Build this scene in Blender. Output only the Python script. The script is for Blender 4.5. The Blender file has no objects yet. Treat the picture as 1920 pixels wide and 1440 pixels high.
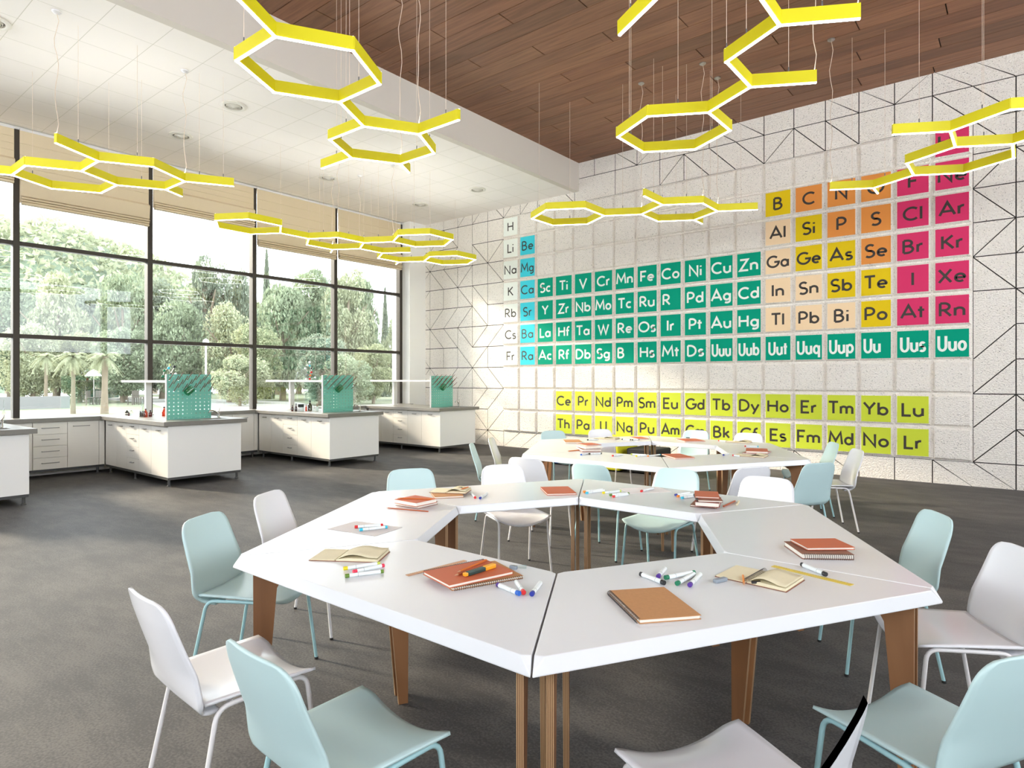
import bpy, bmesh, math, random
from math import sin, cos, pi, radians, sqrt, atan2, tan
from mathutils import Vector, Matrix
random.seed(7)
scene = bpy.context.scene

# ------------------------------------------------------------------ camera
CAM_F, CAM_CY, CAM_H, YAW = 1193.87, 711.6, 1.5, radians(39.0006)
cd = bpy.data.cameras.new('camera'); cam = bpy.data.objects.new('camera', cd)
scene.collection.objects.link(cam); scene.camera = cam
cd.sensor_width = 36.0; cd.lens = CAM_F / 1920 * 36.0
cam.location = (0, 0, CAM_H); cam.rotation_euler = (pi/2, 0, YAW)
cd.shift_y = (CAM_CY - 720) / 1920
cd.clip_start = 1.49; cd.clip_end = 600

# ------------------------------------------------------------------ sky, sun, exposure
world = bpy.data.worlds.new('sky'); scene.world = world; world.use_nodes = True
wn = world.node_tree; wn.nodes.clear()
wo = wn.nodes.new('ShaderNodeOutputWorld'); bg = wn.nodes.new('ShaderNodeBackground')
wn.links.new(bg.outputs[0], wo.inputs[0])
bg.inputs[0].default_value = (0.86, 0.93, 1.0, 1); bg.inputs[1].default_value = 3.0
sd = bpy.data.lights.new('sun', 'SUN'); sd.energy = 4.5; sd.angle = radians(6); sd.color = (1.0, 0.86, 0.68)
sun = bpy.data.objects.new('sun', sd); scene.collection.objects.link(sun)
sun.rotation_euler = Vector((1, 0.30, -0.40)).to_track_quat('-Z', 'Y').to_euler()
scene.view_settings.view_transform = 'Standard'; scene.view_settings.look = 'None'
scene.view_settings.gamma = 1; scene.view_settings.use_curve_mapping = False
scene.view_settings.exposure = 1.28
scene.cycles.max_bounces = 8; scene.cycles.diffuse_bounces = 5; scene.cycles.glossy_bounces = 3
scene.cycles.transparent_max_bounces = 12; scene.cycles.caustics_reflective = False; scene.cycles.caustics_refractive = False
scene.cycles.sample_clamp_indirect = 6
try:
    scene.cycles.use_denoising = True
except Exception:
    pass

# ------------------------------------------------------------------ helpers
C = scene.collection
def srgb(r, g, b):
    f = lambda c: (c/255/12.92) if c/255 <= 0.04045 else ((c/255+0.055)/1.055)**2.4
    return (f(r), f(g), f(b), 1)

def mat(name, col, rough=0.5, metal=0.0, spec=0.5, bump=None, noise=None, emit=None, trans=0.0, coat=0.0):
    m = bpy.data.materials.new(name); m.use_nodes = True; nt = m.node_tree
    b = nt.nodes['Principled BSDF']
    b.inputs['Base Color'].default_value = col; b.inputs['Roughness'].default_value = rough
    b.inputs['Metallic'].default_value = metal; b.inputs['Specular IOR Level'].default_value = spec
    if trans: b.inputs['Transmission Weight'].default_value = trans
    if coat: b.inputs['Coat Weight'].default_value = coat
    if emit:
        b.inputs['Emission Color'].default_value = emit[0]; b.inputs['Emission Strength'].default_value = emit[1]
    if noise:      # (scale, amount, stretch)
        tc = nt.nodes.new('ShaderNodeTexCoord'); mp = nt.nodes.new('ShaderNodeMapping')
        mp.inputs['Scale'].default_value = noise[2] if len(noise) > 2 else (1, 1, 1)
        nz = nt.nodes.new('ShaderNodeTexNoise'); nz.inputs['Scale'].default_value = noise[0]; nz.inputs['Detail'].default_value = 6
        mx = nt.nodes.new('ShaderNodeMix'); mx.data_type = 'RGBA'
        nt.links.new(tc.outputs['Object'], mp.inputs[0]); nt.links.new(mp.outputs[0], nz.inputs['Vector'])
        k = noise[1]
        mx.inputs[6].default_value = tuple(c*(1-k) for c in col[:3]) + (1,)
        mx.inputs[7].default_value = tuple(min(1, c*(1+k)) for c in col[:3]) + (1,)
        nt.links.new(nz.outputs[0], mx.inputs[0]); nt.links.new(mx.outputs[2], b.inputs['Base Color'])
    if bump:       # (scale, strength, distance)
        tc2 = nt.nodes.new('ShaderNodeTexCoord')
        n2 = nt.nodes.new('ShaderNodeTexNoise'); n2.inputs['Scale'].default_value = bump[0]; n2.inputs['Detail'].default_value = 4
        bp = nt.nodes.new('ShaderNodeBump'); bp.inputs['Strength'].default_value = bump[1]; bp.inputs['Distance'].default_value = bump[2]
        nt.links.new(tc2.outputs['Object'], n2.inputs['Vector']); nt.links.new(n2.outputs[0], bp.inputs['Height'])
        nt.links.new(bp.outputs[0], b.inputs['Normal'])
    return m

def wood_mat(name, c1, c2, stretch, rough=0.5, attr=False):
    m = mat(name, c1, rough, spec=0.35); nt = m.node_tree; b = nt.nodes['Principled BSDF']
    tc = nt.nodes.new('ShaderNodeTexCoord'); mp = nt.nodes.new('ShaderNodeMapping'); mp.inputs['Scale'].default_value = stretch
    nz = nt.nodes.new('ShaderNodeTexNoise'); nz.inputs['Scale'].default_value = 4; nz.inputs['Detail'].default_value = 8; nz.inputs['Distortion'].default_value = 0.6
    rp = nt.nodes.new('ShaderNodeValToRGB'); rp.color_ramp.elements[0].color = c2; rp.color_ramp.elements[1].color = c1
    rp.color_ramp.elements[0].position = 0.32; rp.color_ramp.elements[1].position = 0.68
    nt.links.new(tc.outputs['Object'], mp.inputs[0]); nt.links.new(mp.outputs[0], nz.inputs['Vector']); nt.links.new(nz.outputs[0], rp.inputs[0])
    out = rp.outputs[0]
    if attr:
        at = nt.nodes.new('ShaderNodeAttribute'); at.attribute_name = 'plank'
        mx = nt.nodes.new('ShaderNodeMix'); mx.data_type = 'RGBA'; mx.blend_type = 'MULTIPLY'; mx.inputs[0].default_value = 1
        nt.links.new(out, mx.inputs[6]); nt.links.new(at.outputs['Color'], mx.inputs[7]); out = mx.outputs[2]
    nt.links.new(out, b.inputs['Base Color'])
    return m

class MB:
    """collects shapes that become ONE mesh"""
    def __init__(s): s.v = []; s.f = []; s.mi = []; s.cur = 0
    def add(s, vs, fs):
        n = len(s.v); s.v += [tuple(p) for p in vs]; s.f += [tuple(i+n for i in f) for f in fs]; s.mi += [s.cur]*len(fs); return s
    def box(s, x0, y0, z0, x1, y1, z1):
        s.add([(x0,y0,z0),(x1,y0,z0),(x1,y1,z0),(x0,y1,z0),(x0,y0,z1),(x1,y0,z1),(x1,y1,z1),(x0,y1,z1)],
              [(0,3,2,1),(4,5,6,7),(0,1,5,4),(1,2,6,5),(2,3,7,6),(3,0,4,7)]); return s
    def prism(s, pts, z0, z1):
        n = len(pts)
        s.add([(p[0],p[1],z0) for p in pts]+[(p[0],p[1],z1) for p in pts],
              [tuple(range(n))[::-1], tuple(range(n,2*n))]+[(i,(i+1)%n,n+(i+1)%n,n+i) for i in range(n)]); return s
    def extr(s, pts, a, b, axis='y'):
        """closed profile (u,z) extruded along y (or x)"""
        n = len(pts)
        P = (lambda u,z,t:(u,t,z)) if axis == 'y' else (lambda u,z,t:(t,u,z))
        s.add([P(p[0],p[1],a) for p in pts]+[P(p[0],p[1],b) for p in pts],
              [tuple(range(n)), tuple(range(n,2*n))[::-1]]+[(i,n+i,n+(i+1)%n,(i+1)%n) for i in range(n)]); return s
    def tube(s, pts, r, n=8, cap=True):
        pts = [Vector(p) for p in pts]; rs = r if isinstance(r, (list,tuple)) else [r]*len(pts)
        base = len(s.v); up = None; fs = []; vs = []
        for i, p in enumerate(pts):
            t = (pts[min(i+1,len(pts)-1)] - pts[max(i-1,0)]).normalized()
            if up is None:
                up = Vector((0,0,1)) if abs(t.z) < .9 else Vector((1,0,0))
            up = (up - t*up.dot(t)).normalized(); sd_ = t.cross(up)
            for k in range(n):
                a = 2*pi*k/n; vs.append(p + (up*cos(a) + sd_*sin(a))*rs[i])
        for i in range(len(pts)-1):
            for k in range(n):
                fs.append((i*n+k, i*n+(k+1)%n, (i+1)*n+(k+1)%n, (i+1)*n+k))
        if cap: fs.append(tuple(range(n))); fs.append(tuple(range((len(pts)-1)*n, len(pts)*n))[::-1])
        return s.add(vs, fs)
    def lathe(s, prof, c=(0,0,0), n=20):
        vs = []; fs = []
        for (r, z) in prof:
            for k in range(n): a = 2*pi*k/n; vs.append((c[0]+r*cos(a), c[1]+r*sin(a), c[2]+z))
        for i in range(len(prof)-1):
            for k in range(n): fs.append((i*n+k, i*n+(k+1)%n, (i+1)*n+(k+1)%n, (i+1)*n+k))
        fs.append(tuple(range(n))[::-1]); fs.append(tuple(range((len(prof)-1)*n, len(prof)*n)))
        return s.add(vs, fs)
    def ball(s, c, r, n=12, m=8):
        return s.lathe([(max(1e-4, r*sin(pi*i/m)), -r*cos(pi*i/m)) for i in range(m+1)], c, n)
    def grid(s, fn, nu, nv):
        vs = [fn(i/nu, j/nv) for j in range(nv+1) for i in range(nu+1)]
        return s.add(vs, [(j*(nu+1)+i, j*(nu+1)+i+1, (j+1)*(nu+1)+i+1, (j+1)*(nu+1)+i) for j in range(nv) for i in range(nu)])
    def build(s, name, m, parent=None, smooth=False, bevel=0, solid=0, loc=None, rot=None, fix=True):
        me = bpy.data.meshes.new(name); me.from_pydata(s.v, [], s.f); me.update()
        if fix:
            b = bmesh.new(); b.from_mesh(me); bmesh.ops.recalc_face_normals(b, faces=b.faces); b.to_mesh(me); b.free()
        o = bpy.data.objects.new(name, me); C.objects.link(o)
        ms = m if isinstance(m, (list, tuple)) else [m]
        for x in ms: me.materials.append(x)
        if len(ms) > 1: me.polygons.foreach_set('material_index', s.mi)
        if smooth:
            me.polygons.foreach_set('use_smooth', [True]*len(me.polygons))
            if smooth != 'all':
                me.set_sharp_from_angle(angle=radians(smooth if smooth is not True else 40))
        if solid:
            md = o.modifiers.new('solid', 'SOLIDIFY'); md.thickness = solid; md.offset = 0
        if bevel:
            md = o.modifiers.new('bevel', 'BEVEL'); md.width = bevel; md.segments = 2; md.limit_method = 'ANGLE'
        if parent: o.parent = parent
        if loc: o.location = loc
        if rot is not None: o.rotation_euler = rot
        return o

def tag(o, label=None, cat=None, group=None, kind=None):
    if label: o['label'] = label
    if cat: o['category'] = cat
    if group: o['group'] = group
    if kind: o['kind'] = kind
    return o
def thing(name, label, cat, loc=(0,0,0), rz=0, group=None):
    o = bpy.data.objects.new(name, None); C.objects.link(o); o.empty_display_size = 0.1
    o.location = loc; o.rotation_euler = (0,0,rz)
    return tag(o, label, cat, group)
def struct(name, mb, m, label=None, **k):
    return tag(mb.build(name, m, **k), label, None, None, 'structure')
def copy_tree(o, parent=None):
    c = o.copy(); C.objects.link(c); c.parent = parent
    for ch in list(o.children): copy_tree(ch, c)
    return c

# point of the room seen at a photograph pixel, on a horizontal plane z (used to read off positions)
_f = Vector((-sin(YAW), cos(YAW), 0)); _r = Vector((cos(YAW), sin(YAW), 0)); _u = Vector((0,0,1))
def on(x, y, z=0.74):
    d = _f + _r*((x-960)/CAM_F) - _u*((y-CAM_CY)/CAM_F)
    return Vector((0,0,CAM_H)) + d*((z-CAM_H)/d.z)
def away(px, dist, z=0.0):
    d = _f + _r*((px-960)/CAM_F); return Vector((0,0,0)) + d*dist + Vector((0,0,z))

# ------------------------------------------------------------------ materials
M = {}
M['white_paint'] = mat('white_paint', srgb(242,240,235), 0.7)
M['beam'] = mat('beam_paint', srgb(216,208,198), 0.75)
M['frame'] = mat('window_frame', srgb(64,58,52), 0.5, 0.0, 0.25)
M['dark'] = mat('dark_groove', srgb(48,42,38), 0.9)
M['concrete'] = mat('rough_white_concrete', srgb(248,241,232), 0.85, bump=(48, 0.9, 0.03), noise=(40, 0.07))
M['yellow_lamp'] = mat('yellow_lamp', srgb(240,228,30), 0.4)
M['added_uplight'] = mat('added_uplight_strip', srgb(255,255,250), 0.5, emit=((0.97,0.98,1,1), 8.0))  # glow added on top of the pendants to brighten the ceilings
M['led'] = mat('led_strip', srgb(255,255,245), 0.5, emit=((0.95,0.975,1,1), 6.5))
M['cable'] = mat('cable', srgb(225,205,185), 0.5)
M['steel'] = mat('steel', srgb(170,165,158), 0.3, 0.9)
M['chrome'] = mat('chrome', srgb(215,213,210), 0.12, 1.0)
M['handle'] = mat('brushed_handle', srgb(150,148,145), 0.35, 0.8)
M['table_white'] = mat('table_white', srgb(219,220,223), 0.22, spec=0.5)
M['walnut'] = wood_mat('walnut', srgb(158,112,76), srgb(116,78,50), (1, 1, .12), 0.45)
M['ply_edge'] = mat('plywood_edge', srgb(170,135,98), 0.6)
M['ply_dark'] = mat('plywood_dark_layer', srgb(112,80,52), 0.6)
M['aqua'] = mat('aqua_plastic', srgb(190,216,217), 0.38)
M['aqua_metal'] = mat('aqua_metal', srgb(160,200,205), 0.35)
M['white_plastic'] = mat('white_plastic', srgb(231,231,235), 0.2)
M['white_metal'] = mat('white_metal', srgb(225,222,222), 0.3)
M['rubber'] = mat('black_rubber', srgb(25,25,25), 0.7)
M['cabinet'] = mat('cabinet_white', srgb(228,223,215), 0.45, noise=(6, 0.03, (1,1,12)))
M['cabinet_end'] = mat('cabinet_end', srgb(240,238,235), 0.4)
M['worktop'] = mat('grey_worktop', srgb(128,124,118), 0.35, noise=(60, 0.05))
M['plinth'] = mat('dark_plinth', srgb(70,70,70), 0.5)
M['board'] = mat('aqua_pegboard', srgb(112,188,170), 0.35)
M['peg'] = mat('brown_peg', srgb(128,84,66), 0.4)
M['blind'] = mat('linen_blind', srgb(216,198,168), 0.9, noise=(180, 0.07), bump=(220, 0.2, 0.002))
M['vent'] = mat('vent_white', srgb(225,220,210), 0.5)
M['vent_dark'] = mat('vent_dark', srgb(90,84,76), 0.7)
M['terracotta'] = mat('terracotta_cover', srgb(192,98,62), 0.55)
M['kraft'] = mat('kraft_cover', srgb(184,134,88), 0.8, noise=(90, 0.12))
M['brown'] = mat('brown_cover', srgb(140,92,72), 0.6)
M['redcover'] = mat('dark_red_cover', srgb(150,62,58), 0.5)
M['pages'] = mat('pages', srgb(232,226,215), 0.8)
M['cream_pages'] = mat('cream_pages', srgb(222,212,180), 0.8, noise=(60, 0.04))
M['paper'] = mat('grey_paper', srgb(205,200,200), 0.7)
M['whitepaper'] = mat('white_paper', srgb(220,217,217), 0.7)
M['wire'] = mat('spiral_wire', srgb(72,70,68), 0.4, 0.3)
M['marker'] = mat('marker_white', srgb(226,232,232), 0.35)
M['pencil'] = mat('orange_pencil', srgb(205,110,40), 0.45)
M['pencil_red'] = mat('red_pencil', srgb(170,85,50), 0.45)
M['woodlight'] = mat('light_wood', srgb(200,155,120), 0.6)
M['yellow_ruler'] = mat('yellow_ruler', srgb(214,188,70), 0.4)
M['black'] = mat('black_plastic', srgb(22,22,24), 0.4)
M['darkgreen'] = mat('dark_green', srgb(40,66,62), 0.4)
M['amber'] = mat('amber_plastic', srgb(235,165,35), 0.4)
M['eraser'] = mat('grey_eraser', srgb(135,145,155), 0.5)
M['clear'] = mat('clear_plastic', srgb(225,230,228), 0.15, trans=0.7)
CAPS = {}
for k, c in dict(red=(205,35,40), cyan=(50,185,215), yellow=(222,208,30), green=(95,130,40), pink=(225,50,80), blue=(35,95,185), navy=(30,45,140),
                 orange=(225,130,40), emerald=(25,120,85), violet=(80,45,140), black=(28,28,30), lime=(190,205,80)).items():
    CAPS[k] = mat('cap_'+k, srgb(*c), 0.4)

nt = M['concrete'].node_tree; b = nt.nodes['Principled BSDF']; lk = b.inputs['Base Color'].links[0].from_socket
tc = nt.nodes.new('ShaderNodeTexCoord'); nz = nt.nodes.new('ShaderNodeTexNoise'); nz.inputs['Scale'].default_value = 75; nz.inputs['Detail'].default_value = 2
rp = nt.nodes.new('ShaderNodeValToRGB'); rp.color_ramp.elements[0].position = .64; rp.color_ramp.elements[1].position = .70; mx = nt.nodes.new('ShaderNodeMix'); mx.data_type = 'RGBA'
nt.links.new(tc.outputs['Object'], nz.inputs['Vector']); nt.links.new(nz.outputs[0], rp.inputs[0]); nt.links.new(rp.outputs[0], mx.inputs[0]); nt.links.new(lk, mx.inputs[6]); mx.inputs[7].default_value = srgb(150,143,136)
nt.links.new(mx.outputs[2], b.inputs['Base Color'])
# glass: mostly clear with a faint mirror image of the room
gm = bpy.data.materials.new('window_glass'); gm.use_nodes = True; nt = gm.node_tree; nt.nodes.clear()
go = nt.nodes.new('ShaderNodeOutputMaterial'); gx = nt.nodes.new('ShaderNodeMixShader'); gt = nt.nodes.new('ShaderNodeBsdfTransparent')
gg = nt.nodes.new('ShaderNodeBsdfGlossy'); gg.inputs['Roughness'].default_value = 0.0
fr = nt.nodes.new('ShaderNodeFresnel'); fr.inputs[0].default_value = 1.45
gt.inputs[0].default_value = (0.97, 0.985, 0.975, 1)
nt.links.new(fr.outputs[0], gx.inputs[0]); nt.links.new(gt.outputs[0], gx.inputs[1]); nt.links.new(gg.outputs[0], gx.inputs[2]); nt.links.new(gx.outputs[0], go.inputs[0])
M['glass'] = gm
def tinted(name, col, rough=0.05):
    m = bpy.data.materials.new(name); m.use_nodes = True; t = m.node_tree; t.nodes.clear()
    o = t.nodes.new('ShaderNodeOutputMaterial'); x = t.nodes.new('ShaderNodeMixShader'); a = t.nodes.new('ShaderNodeBsdfTransparent'); g = t.nodes.new('ShaderNodeBsdfGlossy')
    g.inputs['Roughness'].default_value = rough; a.inputs[0].default_value = col; x.inputs[0].default_value = 0.12
    t.links.new(a.outputs[0], x.inputs[1]); t.links.new(g.outputs[0], x.inputs[2]); t.links.new(x.outputs[0], o.inputs[0]); return m
M['labglass'] = tinted('lab_glass', (0.9,0.93,0.92,1))

# floor material: grey vinyl, streaky
fm = mat('grey_vinyl_floor', srgb(120,113,108), 0.65, spec=0.28); nt = fm.node_tree; b = nt.nodes['Principled BSDF']
tc = nt.nodes.new('ShaderNodeTexCoord'); mp = nt.nodes.new('ShaderNodeMapping'); mp.inputs['Scale'].default_value = (0.7, 1.6, 1)
n1 = nt.nodes.new('ShaderNodeTexNoise'); n1.inputs['Scale'].default_value = 3; n1.inputs['Detail'].default_value = 10; n1.inputs['Roughness'].default_value = 0.7
n2 = nt.nodes.new('ShaderNodeTexNoise'); n2.inputs['Scale'].default_value = 90; n2.inputs['Detail'].default_value = 3
mxf = nt.nodes.new('ShaderNodeMath'); mxf.operation = 'ADD'
rp = nt.nodes.new('ShaderNodeValToRGB'); rp.color_ramp.elements[0].color = srgb(70,68,68); rp.color_ramp.elements[1].color = srgb(93,90,88)
rp.color_ramp.elements[0].position = 0.75; rp.color_ramp.elements[1].position = 1.25 if False else 1.0
sc_ = nt.nodes.new('ShaderNodeMath'); sc_.operation = 'MULTIPLY'; sc_.inputs[1].default_value = 0.85
nt.links.new(tc.outputs['Object'], mp.inputs[0]); nt.links.new(mp.outputs[0], n1.inputs['Vector']); nt.links.new(tc.outputs['Object'], n2.inputs['Vector'])
nt.links.new(n1.outputs[0], mxf.inputs[0]); nt.links.new(n2.outputs[0], mxf.inputs[1]); nt.links.new(mxf.outputs[0], sc_.inputs[0]); nt.links.new(sc_.outputs[0], rp.inputs[0]); nt.links.new(rp.outputs[0], b.inputs['Base Color'])
bpn = nt.nodes.new('ShaderNodeBump'); bpn.inputs['Strength'].default_value = 0.12; bpn.inputs['Distance'].default_value = 0.004
nt.links.new(n2.outputs[0], bpn.inputs['Height']); nt.links.new(bpn.outputs[0], b.inputs['Normal'])
fm.node_tree.nodes['Principled BSDF'].inputs['Specular IOR Level'].default_value = 0.2; M['floor'] = fm

# white ceiling: square tiles with hairline joints
cm = mat('ceiling_tiles', srgb(232,226,214), 0.8); nt = cm.node_tree; b = nt.nodes['Principled BSDF']
tc = nt.nodes.new('ShaderNodeTexCoord'); mp = nt.nodes.new('ShaderNodeMapping'); mp.inputs['Location'].default_value = (8.394-0.0, -2.53, 0)
br = nt.nodes.new('ShaderNodeTexBrick'); br.offset = 0; br.inputs['Scale'].default_value = 1; br.inputs['Brick Width'].default_value = 0.565; br.inputs['Row Height'].default_value = 0.567
br.inputs['Mortar Size'].default_value = 0.0035; br.inputs['Mortar Smooth'].default_value = 0.0
br.inputs['Color1'].default_value = srgb(249,243,238); br.inputs['Color2'].default_value = srgb(246,240,235); br.inputs['Mortar'].default_value = srgb(214,209,198)
nt.links.new(tc.outputs['Object'], mp.inputs[0]); nt.links.new(mp.outputs[0], br.inputs['Vector']); nt.links.new(br.outputs[0], b.inputs['Base Color'])
M['ceil'] = cm
M['ceil_wood'] = wood_mat('ceiling_wood', srgb(141,99,73), srgb(116,80,58), (0.35, 5, 1), 0.5, attr=True)

# ------------------------------------------------------------------ room shell
XW, YB, ZW, ZC, XS = -11.98, 10.977, 5.9414, 5.36, -7.16     # window face, element wall, wood ceiling, white ceiling, step
XR, YF = 6.0, -5.0
struct('floor', MB().box(-12.25, YF, -0.12, XR, 11.2, 0), M['floor'], 'grey streaky vinyl floor of the classroom')
# white tiled ceiling over the windows
w = MB(); w.box(-11.96, YF, ZC, XS-0.13, 11.2, ZC+0.1); struct('ceiling', w, M['ceil'], 'white square-tiled lower ceiling along the windows')
w = MB(); w.box(XS-0.13, YF, ZC, XS, 11.2, ZW+0.02); struct('trim_1', w, M['beam'], 'plain grey step between white and wooden ceiling')
w = MB(); w.box(XS-0.1, YF, ZW+0.03, XR, 11.2, ZW+0.1); w.box(-12.3, YF, ZC+0.12, XS-0.1, 11.2, ZC+0.2); struct('ceiling', w, M['dark'], 'dark board above the ceiling planks')
# wood planks
w = MB(); cols = []
for r in range(-43, 15):
    y0 = 7.06 + 0.288*r; y1 = min(y0 + 0.280, 11.15)
    if y0 > 11.0 or y1 < YF: continue
    xx = -4.23 + 0.905*r; xx -= 2.86*math.ceil((xx + 7.3)/2.86)
    while xx < XR:
        a = max(xx+0.007, XS); bb = min(xx+2.86-0.007, XR)
        if bb > a + 0.02:
            w.box(a, y0, ZW, bb, y1, ZW+0.02); k = random.choice([0.78, 0.9, 1, 1.0, 1.06, 1.12]); t = random.uniform(.96, 1.04)
            cols += [(k*1.02, k*t, k*t*0.98)]*6
        xx += 2.86
o = struct('ceiling', w, M['ceil_wood'], 'brown wooden plank ceiling with open joints', fix=False)
ca = o.data.color_attributes.new('plank', 'FLOAT_COLOR', 'CORNER')
for p in o.data.polygons:
    for li in p.loop_indices: ca.data[li].color = (*cols[p.index], 1)

# corner pillar, plain walls
struct('trim_2', MB().box(-12.2, 10.5, 0, -11.718, 11.2, ZC), M['white_paint'], 'white corner pillar between windows and element wall')
w = MB(); w.box(-12.2, YF-0.2, 0, XR+.2, YF, 2.6); w.box(-12.2, YF-0.2, 5.1, XR+.2, YF, ZW+.1)  # unseen wall; high openings added so daylight reaches the element wall
for x in range(-12, 7, 3): w.box(x-.12, YF-.2, 2.6, x+.12, YF, 5.1)
struct('wall_front', w, M['white_paint'], 'unseen white wall behind the viewer, band of openings added for daylight')
w = MB(); w.box(XR, YF, 0, XR+.2, 11.2, 2.6); w.box(XR, YF, 5.3, XR+.2, 11.2, 6.05)  # unseen wall; openings put in and sized for daylight from this side
for y in range(-5, 12, 3): w.box(XR, y-.1, 2.6, XR+.2, y+.1, 5.3)
struct('wall_right', w, M['white_paint'], 'unseen white wall beside the viewer, tall openings added for daylight')
w = MB(); w.box(-12.25, YF, 0, -12.02, 10.5, 0.86); w.box(-12.25, YF, 5.30, -12.0, 11.2, 5.56)
struct('wall_left', w, M['white_paint'], 'low parapet wall under the big windows')

# ------------------------------------------------------------------ element wall
PX0, PT, PS, PZ0, PH = -9.1309, 0.4763, 0.3947, 1.8216, 0.4801
GAPX = (PT-PS)/2; GAPZ = (PH-PS)/2
gx_ = lambda i: PX0 - GAPX + PT*i
gz_ = lambda j: PZ0 - 3*PH - GAPZ + PH*j
YW = YB + 0.046
noV = {(0,8),(0,6)} | {(-1,j) for j in (4,2,1)} | {(-2,3)} | {(-3,5),(-3,2),(-3,8)} | {(-4,j) for j in (8,7,5,4,2)} | {(1,-1),(2,-1),(3,10),(5,10),(7,10),(9,11),(10,10),(11,10),(18,10),(18,11),(18,-1),(11,11),(19,11),(4,-1)}
noH = {(-3,9),(-2,6),(-3,4),(-1,1),(18,4),(18,3),(18,1)}
DG = {(-1,10):'\\',(0,10):'/',(-2,10):'/',(-3,10):'/',(1,10):'/',(-1,8):'/',(-2,8):'\\',(-1,7):'\\',(-3,7):'/',(-4,7):'\\',(-3,6):'\\',(-2,6):'\\',(-5,7):'\\',
 (-6,8):'\\',(-6,7):'/',(-6,6):'/',(-5,8):'/',(-4,8):'/',(-4,9):'\\',(-5,9):'/',(-5,5):'/',(-4,5):'/',(-3,5):'/',(-2,5):'\\',(-6,5):'\\',(-5,4):'\\',(-4,4):'\\',(-3,4):'\\',
 (-2,4):'/',(-1,4):'/',(-3,3):'\\',(-2,3):'/',(-6,3):'\\',(-6,2):'/',(-5,2):'\\',(-4,2):'/',(-3,2):'/',(-2,2):'\\',(-1,2):'\\',(-2,1):'/',(-1,1):'/',(-1,0):'/',(-2,0):'\\',
 (-2,-1):'/',(-1,-1):'\\',(0,-1):'/',(1,-1):'/',(4,-1):'/',(8,-1):'/',(13,-1):'\\',(14,-1):'\\',(17,-1):'\\',(18,-1):'\\',
 (3,10):'\\',(6,11):'\\',(7,11):'/',(8,10):'/',(9,10):'\\',(10,10):'\\',(11,10):'\\',(11,11):'\\',(10,11):'\\',(12,10):'/',(13,10):'\\',(14,10):'\\',(14,11):'\\',(15,11):'\\',(16,11):'/',
 (17,10):'\\',(18,9):'\\',(17,11):'\\',(18,10):'\\',(18,11):'\\',(18,8):'/',(18,7):'\\',(18,6):'/',(18,5):'\\',(18,3):'/',(18,2):'/',(18,1):'/',(18,0):'/',
 (19,8):'\\',(19,1):'\\',(19,0):'\\',(19,6):'/',(19,4):'\\',(19,10):'/',(20,9):'\\',(20,5):'/',(21,3):'\\',(21,8):'/',(22,6):'\\',(23,2):'/',(24,7):'\\',(20,2):'\\'}
GW = 0.0072
w = MB()
def panel(poly):
    """flat concrete panel with its edges drawn in by half a joint, front at YW"""
    n = len(poly); cx = sum(p[0] for p in poly)/n; ins = []
    # inset convex polygon
    area = sum(poly[i][0]*poly[(i+1)%n][1]-poly[(i+1)%n][0]*poly[i][1] for i in range(n))
    pl = poly if area > 0 else poly[::-1]
    for i in range(n):
        p0, p1, p2 = Vector(pl[i-1]), Vector(pl[i]), Vector(pl[(i+1)%n])
        d1 = (p1-p0).normalized(); d2 = (p2-p1).normalized()
        n1_ = Vector((-d1.y, d1.x)); n2_ = Vector((-d2.y, d2.x)); k = GW/(1+n1_.dot(n2_))
        ins.append(p1 + (n1_+n2_)*k)
    vs = [(p.x, YW, min(max(p.y, 0), ZW+.02)) for p in ins] + [(p.x, YW+0.015, min(max(p.y,0), ZW+.02)) for p in ins]
    w.add(vs, [tuple(range(n))]+[(i, (i+1)%n, n+(i+1)%n, n+i) for i in range(n)])
for i in range(-8, 32):
    for j in range(-1, 13):
        if 0 <= i < 18 and 0 <= j < 10: continue
        x0, x1, z0, z1 = gx_(i), gx_(i+1), gz_(j), gz_(j+1)
        d = DG.get((i,j))
        if d == '/': panel([(x0,z0),(x1,z0),(x1,z1)]); panel([(x0,z0),(x1,z1),(x0,z1)])
        elif d == '\\': panel([(x0,z0),(x1,z0),(x0,z1)]); panel([(x1,z0),(x1,z1),(x0,z1)])
        else: panel([(x0,z0),(x1,z0),(x1,z1),(x0,z1)])
        if (i,j) in noV: w.add([(x0-GW-.001,YW+.0002,max(z0+GW,0)),(x0+GW+.001,YW+.0002,max(z0+GW,0)),(x0+GW+.001,YW+.0002,z1-GW),(x0-GW-.001,YW+.0002,z1-GW)], [(0,1,2,3)])
        if (i,j) in noH: w.add([(x0+GW,YW+.0002,z0-GW-.001),(x1-GW,YW+.0002,z0-GW-.001),(x1-GW,YW+.0002,z0+GW+.001),(x0+GW,YW+.0002,z0+GW+.001)], [(0,1,2,3)])
# raised blocks: 18 x 10 bevelled pillows of cast concrete
for i in range(18):
    for j in range(10):
        x0, x1, z0, z1 = gx_(i), gx_(i+1), gz_(j), gz_(j+1); a, bb, h = 0.012, 0.040, YB+0.003
        w.add([(x0,YW,z0),(x1,YW,z0),(x1,YW,z1),(x0,YW,z1),
               (x0+a,YW,z0+a),(x1-a,YW,z0+a),(x1-a,YW,z1-a),(x0+a,YW,z1-a),
               (x0+bb-.008,h+.004,z0+bb-.008),(x1-bb+.008,h+.004,z0+bb-.008),(x1-bb+.008,h+.004,z1-bb+.008),(x0+bb-.008,h+.004,z1-bb+.008),
               (x0+bb,h,z0+bb),(x1-bb,h,z0+bb),(x1-bb,h,z1-bb),(x0+bb,h,z1-bb)],
              [(12,13,14,15)]+[(r*4+k, r*4+(k+1)%4, r*4+4+(k+1)%4, r*4+4+k) for r in range(3) for k in range(4)])
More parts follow.
